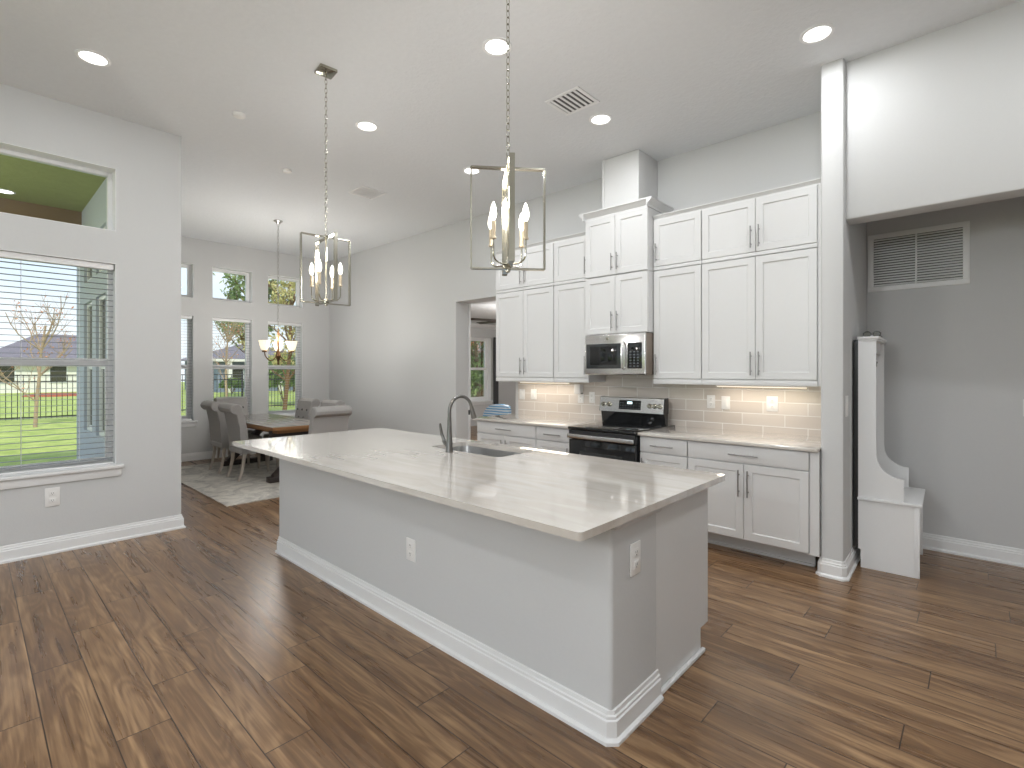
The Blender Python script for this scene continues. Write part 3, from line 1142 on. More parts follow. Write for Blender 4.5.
def base_cab(label, x0, x1, doors, hinge='pair', ext=0, plen=0.22):
    c = thing('base_cabinet', label, 'cabinet', ((x0 + x1) / 2, 4.5, 0), group='base kitchen cabinets')
    b = MB().box(x0, x1, YB + .021, YK - .012, 0.135, 0.884)
    b.build('cabinet_body', 'cab', c, smooth=False)
    k = MB()
    k.box(x0, x1, 4.315, 4.335, 0, 0.14)
    k.box(x0, x1, 4.298, 4.315, 0, 0.02, bev=.004)
    k.build('toe_kick', 'cab', c)
    g = .004
    dr_ = shaker(c, x0 + g, x1 - g, 0.745, 0.878, YB, 'drawer', flat=True)
    xm = (x0 + x1) / 2
    bar_pull(dr_, (xm - plen / 2, YB, .808), (xm + plen / 2, YB, .808), NY)
    if doors == 2:
        d1 = shaker(c, x0 + g, xm - g / 2, 0.148, 0.735, YB)
        d2 = shaker(c, xm + g / 2, x1 - g, 0.148, 0.735, YB)
        bar_pull(d1, (xm - .034, YB, .485), (xm - .034, YB, .69), NY)
        bar_pull(d2, (xm + .034, YB, .485), (xm + .034, YB, .69), NY)
    else:
        d1 = shaker(c, x0 + g, x1 - g, 0.148, 0.735, YB)
        hx = x0 + .036 if hinge == 'l' else x1 - .036
        bar_pull(d1, (hx, YB, .485), (hx, YB, .69), NY)
    return c


base_cab('wide base cabinet at the doorway end of the counter', -4.40, -3.483, 2, plen=.24)
base_cab('narrow base cabinet just left of the range', -3.480, -3.012, 1, 'r')
base_cab('narrow base cabinet just right of the range', -2.258, -1.813, 1, 'l', plen=.21)
base_cab('wide base cabinet beside the wing wall', -1.810, -0.905, 2)
f2 = MB().box(-0.903, -0.846, YB + .012, YB + .06, 0.135, 0.884)
tag(f2.build('filler_strip', 'cab'), 'white filler strip between base cabinet and wing wall', 'filler strip')
ct = MB().box(-4.45, -3.008, 4.10, YK - .004, 0.886, 0.914, bev=.004)
tag(ct.build('countertop', 'quartz'), 'cream quartz counter left of the range', 'countertop')
ct = MB().box(-2.262, -0.846, 4.10, YK - .004, 0.886, 0.914, bev=.004)
tag(ct.build('countertop', 'quartz'), 'cream quartz counter right of the range', 'countertop')
bs = MB().box(-4.42, -0.846, YK - .012, YK, 0.914, 1.845)
o = bs.build('trim_3', 'tile', smooth=False)
struct(o, 'glossy beige subway tile backsplash under the upper cabinets', 'backsplash')

# under-cabinet lights
for lab, x0, x1 in (('lit strip light under the cabinets left of the microwave', -4.25, -3.5), ('lit strip light under the cabinets right of the microwave', -1.80, -1.05)):
    t = thing('under_cabinet_light', lab, 'light', ((x0 + x1) / 2, 4.74, 1.33), group='under cabinet lights')
    MB().box(x0, x1, 4.72, 4.76, 1.328, 1.3445, bev=.002).build('housing', 'plate', t)
    MB().box(x0 + .01, x1 - .01, 4.726, 4.754, 1.322, 1.328).build('diffuser', 'led', t)
    area_light('under_cabinet_lamp', ((x0 + x1) / 2, 4.74, 1.320), 1.3, (1, .88, .72), x1 - x0 - .04, .09)


# ================================================================== OUTLETS AND SWITCHES
def plate(label, loc, nrm, kind='outlet', w=.074, h=.118, name=None):
    """cover plate on a wall: loc is its centre on the wall face"""
    t = thing(name or ('outlet' if kind == 'outlet' else 'light_switch'), label, 'outlet' if kind == 'outlet' else 'light switch', loc)
    n = Vector(nrm)
    a = Vector((-n.y, n.x, 0))
    L = Vector(loc)

    def bx(m, u0, u1, z0, z1, d0, d1, bev=0, mat=0):
        p = L + a * u0 + n * d0
        q = L + a * u1 + n * d1
        m.box(p.x, q.x, p.y, q.y, L.z + z0, L.z + z1, bev=bev, mat=mat)
    m = MB()
    bx(m, -w / 2, w / 2, -h / 2, h / 2, .0005, .007, .003)
    m.build('cover_plate', 'plate', t)
    if kind == 'outlet':
        for s in (-1, 1):
            m = MB()
            zc = s * h * .19
            bx(m, -w * .23, w * .23, zc - h * .13, zc + h * .13, .006, .0095, .002)
            for u in (-.006, .006):
                bx(m, u - .0012, u + .0012, zc - .002, zc + .008, .0085, .0100, 0, 1)
            bx(m, -.002, .002, zc - .011, zc - .007, .0085, .0100, 0, 1)
            m.build('socket', ['plate', 'slot'], t)
    else:
        k = max(1, int(round(w / .074)))
        for i in range(k):
            uc = (i - (k - 1) / 2) * .046
            m = MB()
            bx(m, uc - .017, uc + .017, -.034, .034, .006, .0105, .003)
            m.build('rocker', 'plate', t)
    return t


plate('white wall outlet below the large left window', (XL, 0.466, 0.453), (1, 0, 0), w=.092, h=.15)
plate('white outlet on the long grey side of the island', (-2.375, 1.72, 0.448), (0, -1, 0), w=.085, h=.125)
plate('white outlet on the short end of the island', (-1.062, 1.900, 0.680), (1, 0, 0), w=.082, h=.135)
yb_ = YK - .0122
plate('leftmost white switch plate on the tile, at the doorway end', (-4.40 + .05, yb_, 1.17), NY, 'switch', w=.09, h=.13)
plate('white switch plate under the strip light left of the microwave', (-4.153, yb_, 1.175), NY, 'switch', w=.094, h=.13)
plate('small outlet under the plug-in device left of the range', (-3.431, yb_, 1.15), NY, w=.08, h=.11)
plate('white outlet on the tile just left of the range', (-3.275, yb_, 1.165), NY, w=.075, h=.125)
plate('white outlet on the tile right of the range, left of a pair', (-1.907, yb_, 1.172), NY, w=.078, h=.125)
plate('white switch on the tile right of the range, right of a pair', (-1.768, yb_, 1.166), NY, 'switch', w=.080, h=.125)
plate('white outlet on the tile nearest the wing wall', (-1.362, yb_, 1.174), NY, w=.095, h=.135)
plate('light switch on the side of the wing wall', (-0.7025, 4.27, 1.215), (1, -.0, 0), 'switch', w=.075, h=.15)
plate('light switch on the niche wall at the right edge', (0.278, YN, 1.19), NY, 'switch', w=.085, h=.13)
pd = thing('plug_in_device', 'white plug-in device on the tile left of the range', 'plug-in device', (-3.44, yb_, 1.25))
MB().box(-3.485, -3.395, yb_ - .07, yb_ - .001, 1.20, 1.315, bev=.012, seg=3).build('casing', 'plate', pd)
MB().box(-3.393, -3.385, yb_ - .06, yb_ - .02, 1.205, 1.215).build('nozzle', 'black', pd)

# ================================================================== RANGE
rg = thing('kitchen_range', 'stainless and black electric range between the base cabinets', 'range', (-2.645, 4.5, 0))
RX0, RX1 = -3.004, -2.266
m = MB()
m.box(RX0, RX1, 4.12, 4.86, 0.03, 0.895)
for x in (RX0 + .05, RX1 - .05):
    for y in (4.2, 4.8):
        m.cyl((x, y, 0), (x, y, .03), .018)
m.build('oven_body', 'black', rg, smooth=False)
m = MB().box(RX0 - .0, RX1 + .0, 4.055, 4.88, 0.895, 0.922, bev=.006)
ck = m.build('cooktop', 'blackglass', rg)
m = MB()
for x, y, r in ((-2.85, 4.28, .11), (-2.46, 4.28, .085), (-2.85, 4.60, .085), (-2.46, 4.60, .10)):
    for rr in (r, r * .6):
        t = bmesh.new()
        n = 36
        A = [t.verts.new((x + rr * math.cos(2 * PI * i / n), y + rr * math.sin(2 * PI * i / n), .9222)) for i in range(n)]
        B = [t.verts.new((x + (rr - .003) * math.cos(2 * PI * i / n), y + (rr - .003) * math.sin(2 * PI * i / n), .9222)) for i in range(n)]
        for i in range(n):
            t.faces.new((A[i], A[(i + 1) % n], B[(i + 1) % n], B[i]))
        m._merge(t)
m.build('burner_ring', 'steel', ck, smooth=False)
# door
dr_ = MB().box(RX0 + .004, RX1 - .004, 4.07, 4.118, 0.20, 0.795, bev=.006)
dr_.box(RX0 + .004, RX1 - .004, 4.066, 4.118, 0.800, 0.888, bev=.004, mat=1)
dr_ = dr_.build('oven_door', ['blackglass', 'black'], rg)
MB().box(RX0 + .13, RX1 - .13, 4.0675, 4.071, 0.32, 0.68, bev=.001).build('door_window', 'doorglass', dr_)
m = MB()
m.box(RX0 + .005, RX1 - .005, 4.030, 4.050, .812, .852, bev=.004, seg=2)
for x in (RX0 + .04, RX1 - .04):
    m.box(x - .014, x + .014, 4.045, 4.07, .818, .846, bev=.003)
m.build('handle', 'steel', dr_)
m = MB().box(RX0 + .004, RX1 - .004, 4.07, 4.118, 0.05, 0.19, bev=.006)
m.build('storage_drawer', 'steel', rg)
# backguard
m = MB()
m.prism([(4.695, .922), (4.75, .922), (4.75, 1.04), (4.675, 1.04), (4.69, .96)], lambda u, v, a: (a, u, v), RX0 - .012, RX1 - .018)
m.build('riser', 'blackglass', rg, smooth=False)
m = MB()
m.prism([(4.652, 1.042), (4.755, 1.042), (4.755, 1.195), (4.69, 1.195), (4.672, 1.188)], lambda u, v, a: (a, u, v), RX0 - .016, RX1 - .020)
for x in (RX0 - .022, RX1 - .020):
    m.prism([(4.656, 1.040), (4.757, 1.040), (4.757, 1.197), (4.69, 1.197), (4.676, 1.188)], lambda u, v, a: (a, u, v), x, x + .006, mat=1)
bg = m.build('control_panel', ['steel', 'black'], rg, smooth=False)


def on_panel(x, z):
    """point on the tilted face of the control panel and its outward normal"""
    k_ = (z - 1.042) / (1.188 - 1.042)
    return Vector((x, 4.652 + .020 * k_, z))


pn = Vector((0, -(1.188 - 1.042), .020)).normalized()
for x in (-2.975, -2.905, -2.435, -2.380, -2.325):
    c = on_panel(x, 1.115)
    m = MB().lathe([(.026, 0), (.026, .006), (.021, .008), (.019, .028), (.016, .031)], c, pn, seg=20)
    m.build('knob', 'polnickel', bg)
m = MB()
c0 = on_panel(-2.660, 1.117)
m.prism([(-.125, -.048), (.125, -.048), (.125, .048), (-.125, .048)], lambda u, v, a: Vector((c0.x + u, c0.y, c0.z)) + Vector((0, .020, .146)).normalized() * v + pn * a, .0005, .004)
dp = m.build('display_panel', 'blackglass', bg, smooth=False)
m = MB()
m.prism([(-.028, .010), (.028, .010), (.028, .034), (-.028, .034)], lambda u, v, a: Vector((c0.x + u, c0.y, c0.z)) + Vector((0, .020, .146)).normalized() * v + pn * a, .0042, .0048)
m.build('clock_display', 'display', dp, smooth=False)
m = MB()
for i in range(8):
    for j in range(3):
        u, v = -.108 + i * .031, -.034 + j * .026
        if j == 2 and 2 <= i <= 5:
            continue
        m.prism([(u - .006, v - .003), (u + .006, v - .003), (u + .006, v + .003), (u - .006, v + .003)], lambda a_, b_, a: Vector((c0.x + a_, c0.y, c0.z)) + Vector((0, .020, .146)).normalized() * b_ + pn * a, .0042, .0046)
m.build('touch_keys', 'keys', dp, smooth=False)

# ================================================================== MICROWAVE
mw = thing('microwave', 'stainless over-the-range microwave under the hood cabinet', 'microwave', (-2.68, 4.6, 1.43))
MX0, MX1, MY = -3.040, -2.345, 4.40
m = MB().box(MX0, MX1, MY + .03, YK - .02, 1.432, 1.838, bev=.003)
m.build('case', 'darksteel', mw)
m = MB()
m.box(MX0, MX1, MY, MY + .028, 1.432, 1.838, bev=.010, seg=3)
fp = m.build('front_panel', 'steel', mw)
m = MB().box(MX0 + .022, MX1 - .265, MY - .006, MY + .004, 1.492, 1.745, bev=.004)
dw = m.build('door_window', 'doorglass', fp)
MB().box(MX0 + .07, MX1 - .31, MY - .0075, MY - .006, 1.53, 1.715, bev=.0005).build('mesh_screen', 'blackglass', dw)
m = MB().box(MX1 - .19, MX1 - .035, MY - .006, MY + .004, 1.492, 1.745, bev=.004)
cp = m.build('control_panel', 'blackglass', fp)
m = MB()
for i in range(3):
    for j in range(6):
        x, z = MX1 - .155 + i * .04, 1.515 + j * .028
        m.box(x - .010, x + .010, MY - .0075, MY - .006, z - .006, z + .006)
m.build('touch_keys', 'keys', cp, smooth=False)
MB().box(MX1 - .165, MX1 - .06, MY - .0075, MY - .006, 1.70, 1.728).build('clock_display', 'doorglass', cp)
m = MB()
m.tube([(MX1 - .228, MY - .004, 1.49), (MX1 - .228, MY - .040, 1.505), (MX1 - .228, MY - .048, 1.56), (MX1 - .228, MY - .048, 1.68), (MX1 - .228, MY - .040, 1.735), (MX1 - .228, MY - .004, 1.75)], .011, seg=12)
m.build('handle', 'steel', fp)
MB().lathe([(.014, 0), (.014, .002), (.011, .003)], (-2.77, MY, 1.795), NY).build('badge', 'polnickel', fp)
m = MB()
for i in range(14):
    m.box(MX0 + .08 + i * .022, MX0 + .092 + i * .022, MY + .08, MY + .16, 1.428, 1.4335)
m.build('vent_grille', 'steel', mw, smooth=False)

# ================================================================== CEILING FIXTURES
def can(label, x, y, power=CAN_POWER, z=CEIL, group='recessed ceiling lights', r=.078):
    t = thing('recessed_light', label, 'ceiling light', (x, y, z), group=group)
    MB().lathe([(r + .022, -.001), (r + .022, -.006), (r + .012, -.010), (r, -.006), (r, -.001)], (x, y, z), seg=36, cap=False).build('trim_ring', 'vinyl', t)
    MB().lathe([(r, -.001), (r, -.005), (r * .5, -.0065)], (x, y, z), seg=36).build('lens', 'lens', t)
    if power > 0:
        area_light('recessed_lamp', (x, y, z - .014), power, (.95, .97, 1.0), .14, .14, disk=True)
    return t


can('round recessed light near the left window wall', -4.555, 0.60, power=3.0)
can('round recessed light nearest the wing wall', -0.779, 3.757)
can('round recessed light partly behind the near pendant chain', -2.397, 2.436)
can('round recessed light between the two pendant chains', -4.025, 2.433)
can('round recessed light beside the slotted ceiling vent', -2.424, 3.75)
can('round recessed light seen through the near pendant frame', -4.078, 3.75)
for x, y in ((-4.5, -1.5), (-2.4, -1.5), (-0.3, -1.5), (1.4, -1.5), (0.6, 0.7), (-4.5, -4.0), (-2.4, -4.0), (0.4, -4.0)):  # added unseen lights that help brighten the room
    can('added recessed light outside the frame', x, y, power=4.0 if x < -4 else CAN_POWER)
can('added recessed light outside the frame', 0.75, 3.2, power=15.0)  # added unseen light to brighten the niche


def grille(label, x0, x1, y0, y1, z, slots, dark, cat='vent'):
    t = thing('ceiling_vent', label, cat, ((x0 + x1) / 2, (y0 + y1) / 2, z))
    f = .03
    m = MB()
    m.box(x0, x1, y0, y0 + f, z - .008, z - .0005, bev=.002)
    m.box(x0, x1, y1 - f, y1, z - .008, z - .0005, bev=.002)
    m.box(x0, x0 + f, y0 + f, y1 - f, z - .008, z - .0005, bev=.002)
    m.box(x1 - f, x1, y0 + f, y1 - f, z - .008, z - .0005, bev=.002)
    m.build('frame', 'vinyl', t)
    MB().box(x0 + f, x1 - f, y0 + f, y1 - f, z - .003, z - .0006).build('backing', 'slot' if dark else 'vinyl', t)
    m = MB()
    n = slots
    for i in range(n):
        x = x0 + f + (x1 - x0 - 2 * f) * (i + .5) / n
        w = (x1 - x0 - 2 * f) / n
        m.prism([(x - w * .42, z - .004), (x + w * .20, z - .010), (x + w * .24, z - .009), (x - w * .38, z - .003)], lambda u, v, a: (u, a, v), y0 + f, y1 - f)
    m.build('louvers', 'vinyl', t, smooth=False)


grille('slotted supply vent in the ceiling above the cabinets', -2.60, -2.27, 3.19, 3.50, CEIL, 6, True)
grille('flat square vent in the ceiling toward the dining area', -5.69, -5.35, 3.17, 3.51, CEIL, 4, False)
for lab, x, y in (('small white sprinkler cap nearer the left wall on ceiling', -4.64, 1.577), ('small white sprinkler cap farther back on the ceiling', -5.543, 2.37)):
    t = thing('ceiling_detector', lab, 'detector', (x, y, CEIL), group='small ceiling caps')
    MB().lathe([(.05, -.0005), (.05, -.012), (.042, -.024), (.03, -.028)], (x, y, CEIL), seg=24).build('cap', 'plate', t)


def chain(m, x, y, z0, z1, L=.036, r=.0018, w=.0085):
    z = z0
    i = 0
    while z < z1 - L * .5:
        pts = []
        for k in range(14):
            a = 2 * PI * k / 14
            u = w * math.cos(a)
            v = (L / 2 + .002) * math.sin(a)
            v = max(-L / 2, min(L / 2, v * 1.15))
            pts.append((x + (u if i % 2 else 0), y + (0 if i % 2 else u), z + L / 2 + v))
        m.tube(pts, r, seg=5, closed=True)
        z += L - .004
        i += 1
    return m


def pendant(label, x, y, rot):
    t = thing('pendant_light', label, 'pendant light', (x, y, 1.94), group='island pendants')
    zb, zt, R = 1.957, 2.442, .178
    X, Y = Vector((math.cos(rot), math.sin(rot), 0)), Vector((-math.sin(rot), math.cos(rot), 0))
    c = Vector((x, y, 0))
    MB().box(-.062, .062, -.062, .062, CEIL - .022, CEIL - .0005, bev=.003).xform(Matrix.Translation((x, y, 0)) @ Matrix.Rotation(rot, 4, 'Z')).build('canopy', 'polnickel', t)
    m = MB()
    chain(m, x, y, 2.467, CEIL - .03)
    m.lathe([(.004, 2.444), (.012, 2.447), (.012, 2.454), (.004, 2.462), (.004, 2.470)], (x, y, 0), seg=12)
    m.cyl((x, y, CEIL - .035), (x, y, CEIL - .02), .006, seg=10)
    m.build('chain', 'polnickel', t)
    # two crossed rectangular frames of flat strap
    for a, b in ((X, Y), (Y, X)):
        m = MB()
        w, th = .0130, .0080
        lift = .0 if a is X else .008

        def strap(p0, p1, nrm):
            """flat bar p0->p1, broad across b, thin along nrm"""
            pts = []
            for p in (p0, p1):
                pts.append([p + b * w + nrm * th / 2, p - b * w + nrm * th / 2, p - b * w - nrm * th / 2, p + b * w - nrm * th / 2])
            tt = bmesh.new()
            A = [tt.verts.new(q) for q in pts[0]]
            B = [tt.verts.new(q) for q in pts[1]]
            for i in range(4):
                tt.faces.new((A[i], A[(i + 1) % 4], B[(i + 1) % 4], B[i]))
            tt.faces.new(A[::-1])
            tt.faces.new(B)
            m._merge(tt)
        Z = Vector((0, 0, 1))
        for s in (-1, 1):
            strap(c + a * R * s + Z * zb, c + a * R * s + Z * zt, a)
        strap(c - a * R + Z * (zt - lift), c + a * R + Z * (zt - lift), Z)
        strap(c - a * R + Z * (zb + lift), c + a * R + Z * (zb + lift), Z)
        m.build('frame', 'polnickel', t)
    m = MB().cyl((x, y, zb), (x, y, zt), .0055, seg=12)
    m.lathe([(.006, 1.938), (.012, 1.945), (.012, 1.955), (.022, 1.962), (.022, 1.985), (.008, 1.995)], (x, y, 0), seg=16)
    m.build('stem', 'polnickel', t)
    for k in range(4):
        a = rot + PI / 4 + k * PI / 2
        d_ = Vector((math.cos(a), math.sin(a), 0))
        rr = .108
        ps = [c + d_ * .018 + Vector((0, 0, 1.975))]
        for q in range(9):
            th_ = PI / 2 * q / 8
            ps.append(c + d_ * (rr - .04 + .04 * math.sin(th_)) + Vector((0, 0, 2.018 - .04 * math.cos(th_))))
        ps.append(c + d_ * rr + Vector((0, 0, 2.085)))
        MB().tube(ps, .0042, seg=8).build('arm', 'polnickel', t)
        p = c + d_ * rr
        cs = MB().lathe([(.014, 2.082), (.014, 2.090), (.0105, 2.092), (.0105, 2.165), (.007, 2.167)], (p.x, p.y, 0), seg=14).build('candle_sleeve', 'candle', t)
        MB().lathe([(.006, 2.167), (.013, 2.180), (.0165, 2.198), (.0135, 2.222), (.0065, 2.244), (.002, 2.254)], (p.x, p.y, 0), seg=14).build('bulb', 'bulb', cs)
    point_light('pendant_lamp', (x + .06 * math.cos(rot + .4), y + .06 * math.sin(rot + .4), 2.33), PENDANT_POWER, (1, .97, .93), .07)


pendant('nickel lantern pendant hanging over the near end of island', -1.675, 1.778, math.radians(49))
pendant('nickel lantern pendant hanging over the far end of island', -3.498, 1.778, math.radians(84))

# dining chandelier
cx, cy = -7.50, 3.08
ch = thing('chandelier', 'small bronze chandelier with three lit shades over dining table', 'chandelier', (cx, cy, 1.55))
MB().lathe([(.062, CEIL - .0005), (.062, CEIL - .012), (.03, CEIL - .035), (.012, CEIL - .05)], (cx, cy, 0)).build('canopy', 'nickel', ch)
m = MB()
chain(m, cx, cy, 2.10, CEIL - .05, L=.05, r=.003, w=.012)
m.build('chain', 'nickel', ch)
MB().lathe([(.004, 1.56), (.016, 1.575), (.010, 1.60), (.022, 1.64), (.040, 1.69), (.022, 1.74), (.014, 1.82), (.020, 1.90), (.032, 1.95), (.018, 2.0), (.012, 2.06), (.006, 2.10)], (cx, cy, 0)).build('column', 'bronze', ch)
for k in range(3):
    a = math.radians(157.7 + 120 * k)
    d_ = Vector((math.cos(a), math.sin(a), 0))
    c = Vector((cx, cy, 0))
    ps = []
    for q in range(13):
        s = q / 12
        ps.append(c + d_ * (.02 + .175 * s) + Vector((0, 0, 1.70 - .09 * math.sin(PI * s * .9) + .02 * s)))
    ps.append(c + d_ * .205 + Vector((0, 0, 1.745)))
    MB().tube(ps, .008, seg=8).build('arm', 'bronze', ch)
    p = c + d_ * .205
    m = MB().lathe([(.03, 1.74), (.034, 1.75), (.026, 1.77)], (p.x, p.y, 0))
    m.build('shade_holder', 'bronze', ch)
    MB().lathe([(.026, 1.765), (.044, 1.785), (.060, 1.83), (.074, 1.895), (.080, 1.905), (.074, 1.900), (.055, 1.83), (.038, 1.79), (.02, 1.77)], (p.x, p.y, 0)).build('lamp_shade', 'shade', ch)
    point_light('chandelier_lamp', (p.x, p.y, 1.95), CHANDELIER_POWER / 3, (1, .97, .92), .06)

# added fill lights behind the camera, without fixtures
for x, y, f_ in ((-1.1, -3.0, 1.15), (0.9, -2.6, 0.38)):
    point_light('rear_fill_light', (x, y, 2.5), REAR_FILL_POWER * f_, (.91, .96, 1.0), .35)
point_light('beyond_room_fill', (-6.2, 7.6, 2.25), 120, (1, .97, .93), .12)  # added fixtureless fill for the room beyond the doorway

# ================================================================== NICHE
rgf = thing('return_air_grille', 'white return air grille high on the niche wall', 'air grille', (-0.39, YN, 2.40))
gx0, gx1, gz0, gz1 = -0.725, -0.06, 2.158, 2.654
m = MB()
f = .042
m.box(gx0, gx1, YN - .012, YN - .0005, gz0, gz0 + f, bev=.003)
m.box(gx0, gx1, YN - .012, YN - .0005, gz1 - f, gz1, bev=.003)
m.box(gx0 + .0, gx0 + f, YN - .012, YN - .0005, gz0 + f, gz1 - f, bev=.003)
m.box(gx1 - f, gx1, YN - .012, YN - .0005, gz0 + f, gz1 - f, bev=.003)
m.build('frame', 'vinyl', rgf)
MB().box(gx0 + f, gx1 - f, YN - .003, YN - .0005, gz0 + f, gz1 - f).build('backing', 'slot', rgf)
m = MB()
for i in range(19):
    z = gz0 + f + (gz1 - gz0 - 2 * f) * (i + .5) / 19
    m.prism([(YN - .012, z - .009), (YN - .004, z + .004), (YN - .004, z + .006), (YN - .0125, z - .006)], lambda u, v, a: (a, u, v), gx0 + f, gx1 - f)
m.build('louvers', 'trim', rgf, smooth=False)
MB().box((gx0 + gx1) / 2 - .006, (gx0 + gx1) / 2 + .006, YN - .014, YN - .003, gz0 + f, gz1 - f).build('mullion', 'vinyl', rgf)

# hall tree: back to the wing wall, facing +X, standing a touch askew
HX0, HY0, HY1 = -0.672, 4.545, 5.18
SF = -0.312
ht = thing('hall_tree', 'white hall tree bench with curved sides in the niche', 'hall tree', (HX0, HY0, 0))
side = [(HX0, .525), (-.400, .525), (-.400, .685)]
for i in range(9):
    a = PI / 2 * i / 8
    side.append((-.400 - .155 * math.sin(a) - .005, .685 + .160 * (1 - math.cos(a))))
side += [(-.562, .86), (-.562, 1.69), (HX0, 1.69)]
for y in (HY0, HY1 - .02):
    m = MB().prism(side, lambda u, v, a: (u, a, v), y, y + .02)
    m.build('side_panel', 'trim', ht, smooth=False)
for y in (HY0, HY1 - .02):
    m = MB().prism([(HX0, .135), (HX0 + .015, .135), (HX0 + .015, 0), (SF, 0), (SF, .503), (HX0, .503)], lambda u, v, a: (u, a, v), y, y + .02)
    m.box(SF - .03, SF, y - .001, y + .021, 0, .503, bev=.0015)
    m.build('base_panel', 'trim', ht)
MB().box(HX0 - .004, SF + .015, HY0 - .015, HY1 + .015, .504, .524, bev=.003).build('seat', 'trim', ht)
MB().box(HX0 - .030, HX0 - .0005, HY0, HY1, .14, 1.70).build('back_board', 'black', ht, label='black back board')
MB().box(HX0 + .0005, HX0 + .012, HY0 + .021, HY1 - .021, .53, 1.69).build('back_panel', 'trim', ht)
MB().box(SF - .06, SF - .045, HY0 + .021, HY1 - .021, .10, .503).build('front_panel', 'trim', ht)
m = MB().box(HX0 - .005, -.545, HY0 - .015, HY1 + .015, 1.705, 1.722, bev=.003)
m.box(HX0, -.553, HY0 - .006, HY1 + .006, 1.69, 1.706, bev=.002)
m.build('top_shelf', 'trim', ht)
MB().box(-.60, -.585, HY0 + .021, HY1 - .021, 1.60, 1.69).build('header_rail', 'trim', ht)
for y in (4.72, 4.90, 5.08):
    m = MB().tube([(HX0 + .013, y, 1.50), (HX0 + .05, y, 1.49), (HX0 + .065, y, 1.505), (HX0 + .065, y, 1.53)], .005, seg=8)
    m.sphere((HX0 + .065, y, 1.535), .009)
    m.build('coat_hook', 'black', ht)
ht.rotation_euler = (0, 0, math.radians(2.2))

eg = thing('eyeglasses', 'dark folded eyeglasses lying on top of the hall tree', 'eyeglasses', (-.60, 4.68, 1.722))
m = MB()
for sx in (-.030, .030):
    pts = []
    for k in range(16):
        a = 2 * PI * k / 16
        pts.append((-.600 + sx + .024 * math.cos(a), 4.645, 1.7445 + .020 * math.sin(a)))
    m.tube(pts, .0026, seg=6, closed=True)
m.tube([(-.606, 4.645, 1.750), (-.600, 4.643, 1.753), (-.594, 4.645, 1.750)], .0022, seg=6)
m.build('frame', 'leather', eg)
for s in (-1, 1):
    MB().tube([(-.600 + s * .055, 4.646, 1.752), (-.600 + s * .05, 4.66, 1.750), (-.600 - s * .035, 4.675, 1.737), (-.600 - s * .06, 4.68, 1.7255)], .0022, seg=6).build('temple', 'leather', eg)
for sx in (-.030, .030):
    m = MB().lathe([(.021, -.0008), (.021, .0008)], (-.600 + sx, 4.645, 1.7445), (0, 1, 0), seg=16)
    m.build('lens', 'tinted', eg)

# ================================================================== DINING
rug = MB().box(-8.97, -5.97, 1.907, 4.25, 0.0005, 0.012, bev=.004)
tag(rug.build('area_rug', 'rug'), 'distressed cream and grey rug under the dining table', 'rug')

TX0, TX1, TY0, TY1 = -8.80, -6.50, 2.60, 3.46
tb = thing('dining_table', 'rustic wood trestle dining table on the cream rug', 'dining table', (-7.65, 3.03, 0.012))
m = MB()
for i in range(5):
    w = (TY1 - TY0) / 5
    m.box(TX0 + .09, TX1 - .09, TY0 + i * w + .0008, TY0 + (i + 1) * w - .0008, .722, .76, bev=.002)
for x in (TX0, TX1 - .09):
    m.box(x, x + .09, TY0, TY1, .722, .76, bev=.002)
m.build('tabletop', 'tabletop', tb)
m = MB()
m.box(TX0 + .10, TX1 - .10, TY0 + .10, TY0 + .125, .665, .722)
m.box(TX0 + .10, TX1 - .10, TY1 - .125, TY1 - .10, .665, .722)
m.box(TX0 + .10, TX0 + .125, TY0 + .125, TY1 - .125, .665, .722)
m.box(TX1 - .125, TX1 - .10, TY0 + .125, TY1 - .125, .665, .722)
m.box(TX0 - .001, TX1 + .001, TY0 - .001, TY0 + .004, .716, .756)
m.box(TX1 - .004, TX1 + .001, TY0 - .001, TY1 + .001, .716, .756)
m.build('apron', 'tableedge', tb)
for x in (TX0 + .26, TX1 - .30):
    m = MB()
    yc = (TY0 + TY1) / 2
    m.box(x - .06, x + .06, TY0 + .06, TY1 - .06, .013, .085, bev=.008)
    m.box(x - .05, x + .05, TY0 + .09, TY1 - .09, .60, .70, bev=.006)
    for s in (-1, 1):
        t_ = MB().box(-.05, .05, -.042, .042, -.40, .40, bev=.005)
        t_.xform(Matrix.Translation((x + s * .001, yc, .345)) @ Matrix.Rotation(s * math.radians(46), 4, 'X'))
        m._merge(t_.bm)
    # clip the crossed members to between foot and head beam
    for v in m.bm.verts:
        v.co.z = max(.013, min(.70, v.co.z))
    m.build('trestle', 'darkwood', tb)
MB().box(TX0 + .26, TX1 - .30, (TY0 + TY1) / 2 - .03, (TY0 + TY1) / 2 + .03, .30, .38, bev=.005).build('stretcher', 'darkwood', tb)


